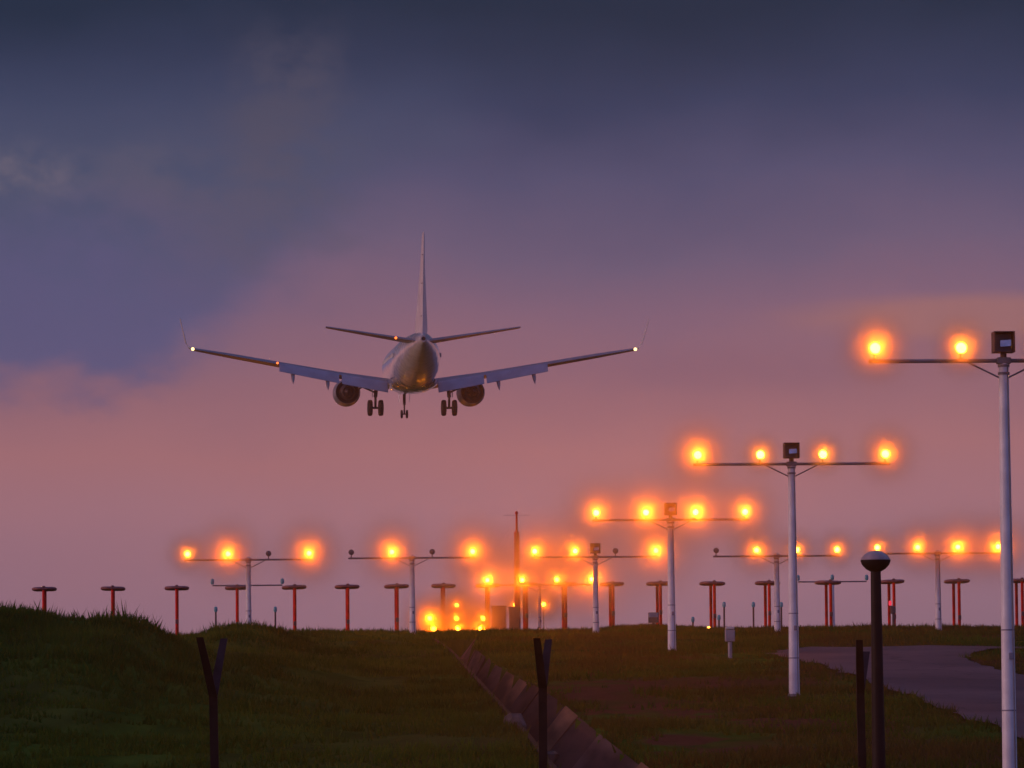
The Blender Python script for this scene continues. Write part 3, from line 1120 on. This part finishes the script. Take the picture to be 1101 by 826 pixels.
# little amber lights at the feet of the antennas
def foot_light(px, py, lab, mtl='amber_dim', Y=201.5, r=.05):
    p = P(px, py, Y)
    gz = float(ground_z(p.x, p.y))
    t = empty('ground_light', (p.x, p.y, gz - .02))
    tag(t, lab, 'ground light', 'little amber lights along the crest')
    H = max(.10, p.z - gz + .02)
    m = MB(); m.lathe((0, 0, 0), (0, 0, 1), [(0, .09), (.03, .08), (.04, .04), (H, .035)], 10); m.build('base', M['lamp_body'], t)
    m = MB(); m.lathe((0, 0, H), (0, 0, 1), [(-.01, r), (.05, r * 1.1), (.09, r * .8), (.11, .01)], 12); m.build('lamp', M[mtl], t)


foot_light(762, 680.5, 'amber ground light at the foot of the antenna beside the grey box', r=.085)
foot_light(1033, 678.5, 'dim orange ground light at the foot of the antenna near the closest mast', 'orange_on')
foot_light(1037.5, 678.5, 'second dim orange ground light close beside the other by the antenna foot', 'orange_on')
foot_light(1093, 677, 'yellow ground light just past the closest mast')
foot_light(1098, 677, 'yellow ground light outermost at the frame edge past the closest mast')
foot_light(961, 679.5, 'dim orange ground light between the feet of the antenna with the red lamp', 'orange_on', r=.035)

p = P(957, 648, 205)
gz = float(ground_z(p.x, p.y))
t = empty('obstruction_light', (p.x, p.y, gz - .02))
tag(t, 'small red warning lamp on a grey post between antenna legs', 'warning light')
H = p.z - gz
m = MB(); m.tube([(.12, 0, 0), (.12, 0, H - .15)], .045, 8); m.box((.12, 0, H - .28), (.20, .14, .30), bev=.02); m.box((.06, 0, H - .12), (.16, .05, .03)); m.build('post', M['sign_dark'], t)
m = MB(); m.lathe((0, 0, H), (0, 0, 1), [(-.10, .045), (-.06, .06), (.05, .06), (.09, .04), (.10, .01)], 12); m.build('lamp', M['red_on'], t)

# ------------------------------------------------------------------ perimeter fence posts
FY = 47.6


def fence_post(foot_px, junc, top_l, top_r, lab, w=.039):
    j = P(*junc, FY)
    gz = float(ground_z(j.x, j.y))
    t = empty('fence_post', (j.x, j.y, gz - .05))
    tag(t, lab, 'fence post', 'fork-topped posts of the perimeter line')
    H = j.z - gz + .05
    lean = P(*foot_px, FY).x - j.x
    zl = H - (j.z - P(foot_px[0], foot_px[1], FY).z)
    slope = lean / max(.2, H - zl)
    m = MB()
    # angle-iron section swept up the post
    def sect(cx_, cy_, z, s=1.0):
        o = w * s
        return [Vector((cx_ + a * o, cy_ + b * o, z)) for a, b in ((-1, -1), (1, -1), (1, -.45), (-.3, -.45), (-.3, 1), (-1, 1))]
    m.loft([sect(slope * H, 0, 0), sect(slope * H * .5, 0, H * .5), sect(0, 0, H)])
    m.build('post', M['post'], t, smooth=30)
    for tp, dy, mt, nm, o2 in ((top_l, -.30, 'post', 'arm', 0.012), (top_r, .30, 'arm_skylit', 'arm', 0.0)):
        q = P(*tp, FY)
        m = MB()
        m.loft([sect(0, dy * .06, H - .02, 1.0), sect((q.x - j.x) * .5, dy * .5, H + (q.z - j.z) * .5, .95), sect(q.x - j.x, dy, H + (q.z - j.z), .85)])
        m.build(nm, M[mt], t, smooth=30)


fence_post((231, 826), (229.5, 747), (217, 686), (239, 686), 'fork-topped post before the mound with widely spread arms')
fence_post((584, 826), (583.5, 738), (577, 687), (590, 687), 'fork-topped post standing in line with the drain')
fence_post((927, 826), (925, 742), (921.5, 689), (934, 700), 'fork-topped post close beside the dome-headed lamp post', w=.036)

# dome-headed lamp post
p = P(941.5, 612, 45.0)
gz = float(ground_z(p.x, p.y))
t = empty('dome_lamp_post', (p.x, p.y, gz - .05))
tag(t, 'dark lamp post with a rounded dome head in front of the road', 'lamp post')
H = p.z - gz + .05
q_ = P(945, 826, 45.0)
sl = (q_.x - p.x) / (p.z - q_.z)
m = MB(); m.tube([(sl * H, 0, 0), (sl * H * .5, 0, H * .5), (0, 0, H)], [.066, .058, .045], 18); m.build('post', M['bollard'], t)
m = MB(); m.lathe((0, 0, H - .02), (0, 0, 1), [(0, .05), (.02, .085), (.055, .118), (.085, .131), (.10, .132)], 28); bowl = m.build('bowl', M['bollard'], t)
m = MB(); m.lathe((0, 0, H - .02), (0, 0, 1), [(.101, .130), (.120, .122), (.145, .100), (.168, .066), (.180, .03), (.183, .005)], 28); m.build('dome', M['dome'], t)


# ------------------------------------------------------------------ the airliner
def airliner():
    t = empty('airliner', (0, 0, 0))
    tag(t, 'twin-engined white passenger airliner on final approach with wheels down, seen from behind', 'airliner')
    SEG = 32

    def ring(y, zc, rw, rh):
        return [Vector((rw * math.sin(q), y, zc + rh * math.cos(q))) for q in [2 * math.pi * i / SEG for i in range(SEG)]]
    m = MB()
    F = [(17.6, -.55, .05, .05), (17.3, -.5, .45, .42), (16.5, -.4, .95, .95), (15.2, -.2, 1.42, 1.5), (13.6, -.05, 1.75, 1.85), (11.5, 0, 1.88, 1.98),
         (5, 0, 1.88, 1.98), (0, 0, 1.88, 1.98), (-6, 0, 1.88, 1.98), (-8.5, .10, 1.84, 1.90), (-11, .30, 1.68, 1.68), (-13.5, .58, 1.40, 1.38), (-16, .86, 1.04, 1.05),
         (-18.2, 1.06, .68, .74), (-19.8, 1.18, .40, .48), (-20.6, 1.25, .20, .26)]
    m.loft([ring(*f) for f in F])
    fus = m.build('fuselage', M['skin'], t, 60)
    # rows of cabin windows along each side (one strip mesh per side)
    for s in (-1, 1):
        for k in range(34):
            y = 11.0 - k * .62
            inst('window', 'cabin_window', lambda: (lambda q: (q.box((0, 0, 0), (.03, .22, .34), bev=.012), q.build('window', M['pane']))[1])(MB()), fus, (s * 1.835, y, .45))
    # exhaust of the tail unit
    m = MB(); m.lathe((0, -20.62, 1.25), (0, -1, 0), [(0, .15), (.10, .13)], 14); m.build('tail_exhaust', M['black'], fus)
    # belly fairing with gear bay
    m = MB()
    rr = []
    for y, f in ((6.2, .25), (5.0, .7), (3.0, .95), (0, 1.0), (-3, 1.0), (-4.8, .85), (-6.2, .5), (-7.2, .15)):
        rr.append([Vector(((1.2 + .80 * f) * math.sin(q) , y, -1.25 - (.45 + .55 * f) * math.cos(q))) for q in [(-.5 + i / 16) * math.pi for i in range(17)]])
    m.loft(rr, cap=True, closed=True)
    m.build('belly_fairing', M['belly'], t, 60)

    def foil(le, te, th, z0, n=9, twist=0):
        """closed aerofoil ring between leading edge y=le and trailing edge y=te at (x, z) set by the caller."""
        c = le - te
        up, lo = [], []
        for i in range(n):
            s = (1 - math.cos(math.pi * i / (n - 1))) / 2
            tk = th * c * (2.969 * math.sqrt(s) - 1.26 * s - 3.516 * s * s + 2.843 * s ** 3 - 1.036 * s ** 4) / 2 * 1.0
            y = le - c * s
            cam_ = .02 * c * math.sin(math.pi * s)
            up.append((y, z0 + cam_ + tk))
            lo.append((y, z0 + cam_ - tk))
        return up + lo[::-1][1:-1]

    wz = lambda x: -1.50 + .165 * (abs(x) - 1.7)
    # (x, le, te)
    W = [(1.2, 4.3, -2.3), (1.9, 4.0, -2.2), (5.6, 1.9, -2.15), (10.2, -.45, -3.55), (14.0, -2.4, -4.9), (16.6, -3.75, -5.35), (17.1, -4.05, -5.45)]
    for s in (-1, 1):
        m = MB()
        rings = []
        for x, le, te in W:
            th = .115 + .04 * (x / 17)
            rings.append([Vector((s * x, y, z)) for y, z in foil(le, te, th, wz(x))])
        m.loft(rings)
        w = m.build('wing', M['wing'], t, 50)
        # flaps: fore and aft segments drooped behind the trailing edge, inboard and outboard
        for xa, xb in ((1.95, 5.5), (5.7, 10.35)):
            m = MB()
            rings = []
            for x in (xa, xb):
                te = np.interp(x, [q[0] for q in W], [q[2] for q in W])
                c = 1.60 - .045 * x
                z0 = wz(x) + .07
                rr = []
                for sx, th in ((0, .02), (.08, .09), (.3, .11), (.6, .08), (1.0, .015)):
                    rr.append((te + .25 - sx * c * math.cos(R(34)), z0 - sx * c * math.sin(R(34)) + th))
                for sx, th in ((1.0, -.015), (.6, -.03), (.3, -.05), (.08, -.04)):
                    rr.append((te + .25 - sx * c * math.cos(R(34)), z0 - sx * c * math.sin(R(34)) + th))
                rings.append([Vector((s * x, y, z)) for y, z in rr])
            m.loft(rings)
            m.build('flap', M['flap'], w, 40)
        # flap track fairings
        for x in (6.6, 9.3):
            te = np.interp(x, [q[0] for q in W], [q[2] for q in W])
            z0 = wz(x)
            m = MB()
            rings = []
            for (dy, dz, rw, rh) in ((1.9, -.22, .03, .03), (1.2, -.34, .13, .15), (.2, -.52, .16, .22), (-.9, -.95, .13, .22), (-1.7, -1.35, .02, .05)):
                rings.append([Vector((s * x + rw * math.cos(q), te + dy, z0 + dz + rh * math.sin(q))) for q in [2 * math.pi * i / 12 for i in range(12)]])
            m.loft(rings)
            m.build('track_fairing', M['wing'], w, 50)
        # winglet
        m = MB()
        rings = []
        for k, (dx, dz, le, te) in enumerate(((0, 0, -4.05, -5.45), (.22, .12, -4.5, -5.6), (.42, .5, -5.0, -5.95), (.60, 1.2, -5.5, -6.25), (.85, 2.25, -6.2, -6.75))):
            rings.append([Vector((s * (17.1 + dx) + s * (zz_ - .0) * .9, y, wz(17.1) + dz + .0)) if k > 1 else Vector((s * (17.1 + dx), y, wz(17.1) + dz + zz_)) for y, zz_ in foil(le, te, .15, 0)])
        m.loft(rings)
        m.build('winglet', M['fin'], w, 50)
        m = MB(); m.lathe((s * 17.0, -5.55, wz(17.0)), (0, -1, 0), [(-.10, .08), (0, .13), (.08, .10), (.13, .02)], 12); m.build('position_light', M['nav_on'], w)
        # engine
        ex, ez, ey = s * 4.9, -2.02, 3.1
        m = MB()
        prof = [(5.0, .80), (5.06, .90), (4.9, .99), (4.2, 1.06), (3.0, 1.08), (1.6, 1.06), (.6, 1.00), (0, .93), (.03, .89), (.6, .90)]
        m.lathe((ex, ey - .4, ez), (0, 1, 0), prof, 28, cap=False)
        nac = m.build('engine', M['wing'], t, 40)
        m = MB()
        m.lathe((ex, ey - .4, ez), (0, 1, 0), [(.55, .90), (.56, .02)], 28)
        m.build('fan_duct', M['black'], nac)
        m = MB()
        m.lathe((ex, ey - .4, ez), (0, 1, 0), [(.5, .64), (-.2, .60), (-.75, .46), (-.78, .42), (-.5, .40)], 24, cap=False)
        m.build('core_nozzle', M['nozzle'], nac)
        m = MB()
        m.lathe((ex, ey - .4, ez), (0, 1, 0), [(-.45, .38), (-.8, .27), (-1.25, .06), (-1.3, .01)], 20)
        m.build('exhaust_cone', M['nozzle'], nac)
        m = MB()
        m.lathe((ex, ey - .4, ez), (0, 1, 0), [(4.0, .80), (4.02, .02)], 28)
        m.build('fan', M['black'], nac)
        m = MB()
        zt = wz(4.9)
        pr = lambda yy, z, hw: [Vector((ex + a * hw, yy, z)) for a in (-1, 1)]
        rr = []
        for (yy, zl, zh, hw) in ((6.6, ez + .95, ez + 1.05, .05), (4.5, ez + .8, zt + .15, .17), (1.5, ez + .6, zt + .0, .17), (-.2, zt - .45, zt - .05, .05)):
            rr.append([Vector((ex - hw, yy, zl)), Vector((ex + hw, yy, zl)), Vector((ex + hw, yy, zh)), Vector((ex - hw, yy, zh))])
        m.loft(rr)
        m.build('pylon', M['wing'], nac, 30)
        # main gear
        gx_, gy_ = s * 2.86, -1.3
        m = MB()
        m.tube([(gx_ - s * .10, gy_, -1.3), (gx_, gy_, -2.55)], .15, 14)
        m.tube([(gx_, gy_, -2.5), (gx_, gy_, -3.40)], .095, 12)
        m.tube([(gx_ - .55, gy_, -3.38), (gx_ + .55, gy_, -3.38)], .085, 12)
        m.tube([(gx_, gy_, -2.2), (gx_ + s * 1.0, gy_ + .2, -1.75), (gx_ + s * 1.35, gy_ + .2, -1.95)], .07, 10)
        m.tube([(gx_, gy_ - .14, -2.45), (gx_, gy_ - .42, -2.85), (gx_, gy_ - .12, -3.25)], .05, 8)
        g = m.build('main_gear', M['gear'], t)
        for ww in (-.42, .42):
            m = MB()
            m.lathe((gx_ + ww - .19, gy_, -3.38), (1, 0, 0), [(-.02, .32), (.0, .52), (.06, .61), (.19, .63), (.32, .61), (.38, .52), (.40, .32)], 26)
            wh = m.build('wheel', M['tyre'], g)
            m = MB()
            m.lathe((gx_ + ww - .195, gy_, -3.38), (1, 0, 0), [(-.02, .10), (-.02, .26), (.41, .26), (.41, .10)], 20)
            # hub is a shallow disc just proud of the tyre side
            m.build('wheel_hub', M['gear'], g)
        m = MB(); m.box((gx_ + s * .24, gy_ + .05, -2.05), (.04, .75, 1.0), bev=.015); m.build('gear_door', M['wing'], g)
    # nose gear
    m = MB()
    m.tube([(0, 13.7, -1.6), (0, 13.6, -2.75)], .12, 12)
    m.tube([(0, 13.6, -2.7), (0, 13.6, -3.50)], .07, 10)
    m.tube([(-.30, 13.6, -3.50), (.30, 13.6, -3.50)], .05, 10)
    m.tube([(0, 13.5, -2.6), (0, 12.6, -1.7)], .05, 8)
    g = m.build('nose_gear', M['gear'], t)
    for ww in (-.21, .21):
        m = MB()
        m.lathe((ww - .10, 13.6, -3.50), (1, 0, 0), [(0, .18), (.015, .29), (.05, .335), (.10, .345), (.15, .335), (.185, .29), (.20, .18)], 22)
        m.build('wheel', M['tyre'], g)
    for s in (-1, 1):
        m = MB(); m.box((s * .42, 13.9, -2.15), (.035, 1.5, .75), bev=.012); m.build('gear_door', M['skin'], g)
    # fin and rudder
    m = MB()
    rings = []
    for z, le, te, th in ((1.2, -10.6, -18.6, .06), (2.1, -12.4, -19.0, .135), (4.0, -14.5, -19.5, .13), (6.5, -16.8, -20.3, .09), (8.9, -19.0, -21.05, .08), (9.15, -19.5, -21.1, .05)):
        rings.append([Vector((x, y, z)) for y, x in foil(le, te, th, 0)])
    # foil() adds a little camber: remove it so the fin is symmetrical
    for rg in rings:
        n = len(rg)
    m.loft(rings)
    fin = m.build('tail_fin', M['fin'], t, 50)
    m = MB()
    for (z, y0) in ((3.0, -19.15), (5.4, -19.9), (7.5, -20.5)):
        m.box((-.02, y0 + .55, z), (.26 - .014 * z, .7, .035), bev=.01)
    m.build('rudder_hinge_fairing', M['wing'], fin, 30)
    # tailplane
    for s in (-1, 1):
        m = MB()
        rings = []
        for x, le, te in ((.4, -14.9, -19.1), (1.0, -15.2, -19.2), (4.0, -17.2, -20.05), (7.0, -19.1, -20.8), (7.2, -19.4, -20.8)):
            rings.append([Vector((s * x, y, z)) for y, z in foil(le, te, .085, 1.05 + .145 * x)])
        m.loft(rings)
        sp = m.build('tailplane', M['wing'], t, 50)
        if s < 0:
            m = MB(); m.lathe((s * 2.0, -19.55, 1.05 + .29), (0, -1, 0), [(-.15, .05), (-.05, .10), (.03, .07), (.06, .01)], 10); m.build('tail_glint', M['orange_on'], sp)  # glowing spot put in for an orange glint on the tailplane
    m = MB(); m.lathe((-10.5, -4.2, wz(10.5) + .05), (0, -1, 0), [(-.1, .05), (0, .09), (.06, .02)], 10); m.build('wing_glint', M['orange_on'], t)  # glowing spot standing in for a glint at the flap end
    return t


plane = airliner()
PD = 405.0
pc = P(442.5, 392.5, PD)
yaw = math.atan2(-FWD.x, FWD.y)
# the plane's own axes: nose along the runway, pitched up, banked a little
Rm = Matrix.Rotation(yaw + R(.4), 4, 'Z') @ Matrix.Rotation(R(2.3), 4, 'X') @ Matrix.Rotation(R(0.25), 4, 'Y')
plane.matrix_world = Matrix.Translation(pc) @ Rm @ Matrix.Scale(1.018, 4)

# unseen lights added beyond the crest to put glints on the airliner
for i in range(8):
    for side in (-1, 1):
        c = P(446, 600, 405)
        base_p = Vector((c.x, 405, 0)) + FWD * (i * 12 + 42) + RGT * (side * (3.0 + 2.4 * i) - 1)
        gz = float(ground_z(base_p.x, base_p.y))
        t = empty('glint_light', (base_p.x, base_p.y, gz))
        tag(t, 'low amber glint light added unseen beyond the crest for airliner glints', 'glint light', 'unseen lights added for airliner glints')
        m = MB(); m.lathe((0, 0, 0), (0, 0, 1), [(0, .14), (.05, .13), (.09, .10), (.10, .02)], 12); m.build('base', M['lamp_body'], t)
        m = MB(); m.lathe((0, 0, .10), (0, 0, 1), [(0, .06), (.05, .06), (.08, .03), (.09, .005)], 10); m.build('lamp', M['amber_on'], t)
        ld = bpy.data.lights.get(f'glint_glow_{i}') or bpy.data.lights.new(f'glint_glow_{i}', 'POINT')
        dist2 = (58 + i * 12) ** 2 + (2.4 * i) ** 2 + 26 ** 2
        ld.energy = 45 * dist2 / 1600.0; ld.color = AMBER; ld.shadow_soft_size = .06
        lo = bpy.data.objects.new('glint_glow', ld); COL.objects.link(lo); lo.parent = t; lo.location = (0, 0, .5)

# ------------------------------------------------------------------ sky and light
SUN_EL, SUN_AZ = 4.0, -103.0       # low sun, behind the viewer's shoulder; azimuth from +Y, clockwise positive
world = bpy.data.worlds.new('World')
scene.world = world
world.use_nodes = True
nt = world.node_tree
nt.nodes.clear()
N, L = nt.nodes.new, nt.links.new


def sock(v, inp):
    if isinstance(v, (int, float)):
        inp.default_value = v
    else:
        L(v, inp)


def mth(op, a, b=None, c=None, clamp=False):
    n = N('ShaderNodeMath'); n.operation = op; n.use_clamp = clamp
    sock(a, n.inputs[0])
    if b is not None:
        sock(b, n.inputs[1])
    if c is not None:
        sock(c, n.inputs[2])
    return n.outputs[0]


def mapr(v, a, b, lo=0.0, hi=1.0):
    n = N('ShaderNodeMapRange'); n.interpolation_type = 'SMOOTHSTEP'
    sock(v, n.inputs['Value'])
    n.inputs['From Min'].default_value = a; n.inputs['From Max'].default_value = b
    n.inputs['To Min'].default_value = lo; n.inputs['To Max'].default_value = hi
    return n.outputs['Result']


def mixc(f, a, b):
    n = N('ShaderNodeMix'); n.data_type = 'RGBA'
    sock(f, n.inputs['Factor'])
    for k, v in (('A', a), ('B', b)):
        if isinstance(v, tuple):
            n.inputs[k].default_value = (*v, 1)
        else:
            L(v, n.inputs[k])
    return n.outputs['Result']


tc = N('ShaderNodeTexCoord')
sp = N('ShaderNodeSeparateXYZ'); L(tc.outputs['Generated'], sp.inputs[0])
el = mth('MULTIPLY', mth('ARCSINE', sp.outputs['Z']), 57.29578)
az = mth('MULTIPLY', mth('ARCTAN2', sp.outputs['X'], sp.outputs['Y']), 57.29578)
cmb = N('ShaderNodeCombineXYZ'); L(az, cmb.inputs[0]); L(el, cmb.inputs[1])


def sky_noise(sx, sy, detail, seed, rough=.5):
    mp = N('ShaderNodeMapping'); mp.inputs['Scale'].default_value = (sx, sy, 1); mp.inputs['Location'].default_value = (seed, seed * .7, seed)
    L(cmb.outputs[0], mp.inputs['Vector'])
    n = N('ShaderNodeTexNoise'); n.inputs['Scale'].default_value = 1; n.inputs['Detail'].default_value = detail; n.inputs['Roughness'].default_value = rough
    L(mp.outputs['Vector'], n.inputs['Vector'])
    return n.outputs['Fac']


big = sky_noise(.28, .55, 4, 3.1)
fine = sky_noise(.8, 1.3, 5, 7.7, .55)
elw = mth('ADD', el, mth('MULTIPLY', mth('SUBTRACT', big, .5), 1.3))

STOPS = [(-2.0, (124, 100, 120)), (1.0, (147, 114, 132)), (1.6, (156, 116, 133)), (2.4, (166, 117, 128)), (3.2, (168, 113, 119)), (4.0, (149, 104, 117)), (4.8, (128, 98, 121)),
         (5.5, (107, 92, 120)), (6.3, (82, 80, 112)), (7.2, (54, 62, 93)), (8.3, (31, 44, 67)), (10.0, (24, 40, 60)), (14, (26, 42, 64))]
ramp = N('ShaderNodeValToRGB')
e0, e1 = -2.0, 14.0
els = ramp.color_ramp.elements
while len(els) < len(STOPS):
    els.new(0.5)
for e, (d, c) in zip(els, STOPS):
    e.position = (d - e0) / (e1 - e0)
for e, (d, c) in zip(els, STOPS):
    e.color = (*srgb(*c), 1)
mr = N('ShaderNodeMapRange'); L(elw, mr.inputs['Value']); mr.inputs['From Min'].default_value = e0; mr.inputs['From Max'].default_value = e1
L(mr.outputs['Result'], ramp.inputs['Fac'])
sky = ramp.outputs['Color']

# slate-blue cloud bank filling the left of the sky
nb = mth('MULTIPLY', mth('SUBTRACT', fine, .5), 1.6)
edge1 = mapr(mth('ADD', el, nb), 3.75, 4.45)
edge2 = mapr(mth('ADD', mth('SUBTRACT', el, az), mth('MULTIPLY', nb, 1.2)), 6.9, 8.6)
edge3 = mapr(el, 7.9, 6.2)
bank = mth('MULTIPLY', mth('MULTIPLY', edge1, edge2), edge3)
bankc = mixc(mapr(mth('ADD', el, mth('MULTIPLY', nb, .8)), 4.2, 6.6), srgb(84, 87, 128), srgb(71, 79, 107))
sky = mixc(mth('MULTIPLY', bank, .85), sky, bankc)


def gauss(ca, ce, ra, re):
    a = mth('DIVIDE', mth('SUBTRACT', az, ca), ra)
    e = mth('DIVIDE', mth('SUBTRACT', el, ce), re)
    return mth('POWER', 2.718, mth('MULTIPLY', mth('ADD', mth('MULTIPLY', a, a), mth('MULTIPLY', e, e)), -1.0))


# paler cloud heads
for (px, py, rx, ry, c, k) in ((15, 188, 85, 36, (108, 100, 116), .8), (155, 190, 65, 42, (88, 86, 108), .7), (310, 120, 75, 95, (82, 78, 96), .6), (260, 240, 150, 80, (94, 86, 106), .5), (90, 290, 150, 90, (92, 86, 126), .5)):
    g = gauss((px - 550) / 96.2, (799 - py) / 96.2, rx / 96.2, ry / 96.2)
    msk = mapr(mth('MULTIPLY', g, mapr(mth('MULTIPLY', mth('ADD', fine, sky_noise(1.9, 2.6, 4, 4.4, .6)), .5), .30, .68)), .02, .80)
    sky = mixc(mth('MULTIPLY', msk, k), sky, srgb(*c))
# warm streak of cloud over the closest mast
g = gauss((1080 - 550) / 96.2, (799 - 348) / 96.2, 3.2, .30)
msk = mapr(mth('MULTIPLY', g, mth('ADD', sky_noise(.5, 2.2, 4, 2.2), .35)), .25, .75)
sky = mixc(mth('MULTIPLY', msk, .55), sky, srgb(170, 114, 104))
# darker violet haze layer beneath it
g = gauss((760 - 550) / 96.2, (799 - 400) / 96.2, 2.6, .35)
sky = mixc(mth('MULTIPLY', mapr(mth('MULTIPLY', g, mth('ADD', fine, .2)), .2, .8), .35), sky, srgb(128, 92, 112))

# rest of the dome: dim blue overhead, warmer towards the set sun
far_el = mapr(el, 9, 50)
sky = mixc(far_el, sky, srgb(92, 104, 160))
behind = mapr(mth('ABSOLUTE', az), 40, 100)
sky = mixc(mth('MULTIPLY', behind, mapr(el, 50, 0)), sky, srgb(104, 112, 176))
toward = mth('MULTIPLY', mapr(mth('ABSOLUTE', mth('SUBTRACT', az, SUN_AZ)), 95, 20), mapr(el, 40, 0))
sky = mixc(toward, sky, srgb(226, 140, 124))

bg = N('ShaderNodeBackground'); L(sky, bg.inputs['Color']); bg.inputs['Strength'].default_value = 1.0
nish = N('ShaderNodeTexSky'); nish.sky_type = 'NISHITA'; nish.sun_disc = False
nish.sun_elevation = R(SUN_EL); nish.sun_rotation = R(SUN_AZ); nish.dust_density = 3.0; nish.altitude = 20
bg2 = N('ShaderNodeBackground'); L(nish.outputs['Color'], bg2.inputs['Color']); bg2.inputs['Strength'].default_value = 0.003
add = N('ShaderNodeAddShader'); L(bg.outputs[0], add.inputs[0]); L(bg2.outputs[0], add.inputs[1])
out = N('ShaderNodeOutputWorld'); L(add.outputs[0], out.inputs['Surface'])

sun_d = bpy.data.lights.new('sun', 'SUN')
sun_d.energy = 0.9
sun_d.angle = R(14)
sun_d.color = (1.0, 0.60, 0.60)
sun = bpy.data.objects.new('sun', sun_d)
COL.objects.link(sun)
sd = Vector((math.sin(R(SUN_AZ)) * math.cos(R(SUN_EL)), math.cos(R(SUN_AZ)) * math.cos(R(SUN_EL)), math.sin(R(SUN_EL))))
sun.rotation_euler = sd.to_track_quat('Z', 'Y').to_euler()
sun.location = sd * 100

# ------------------------------------------------------------------ haze
HAZE = 0.0002
m = MB()
m.box((0, 20, 30), (3600, 3600, 72))
hz = m.build('haze', bpy.data.materials.new('evening haze'), smooth=0)
hm = hz.data.materials[0]
hm.use_nodes = True
hn = hm.node_tree
hn.nodes.clear()
ho = hn.nodes.new('ShaderNodeOutputMaterial')
pv = hn.nodes.new('ShaderNodeVolumePrincipled')
pv.inputs['Color'].default_value = (0.9, 0.9, 0.92, 1)
pv.inputs['Density'].default_value = HAZE
pv.inputs['Anisotropy'].default_value = 0.9
hn.links.new(pv.outputs['Volume'], ho.inputs['Volume'])
tag(hz, kind='stuff')
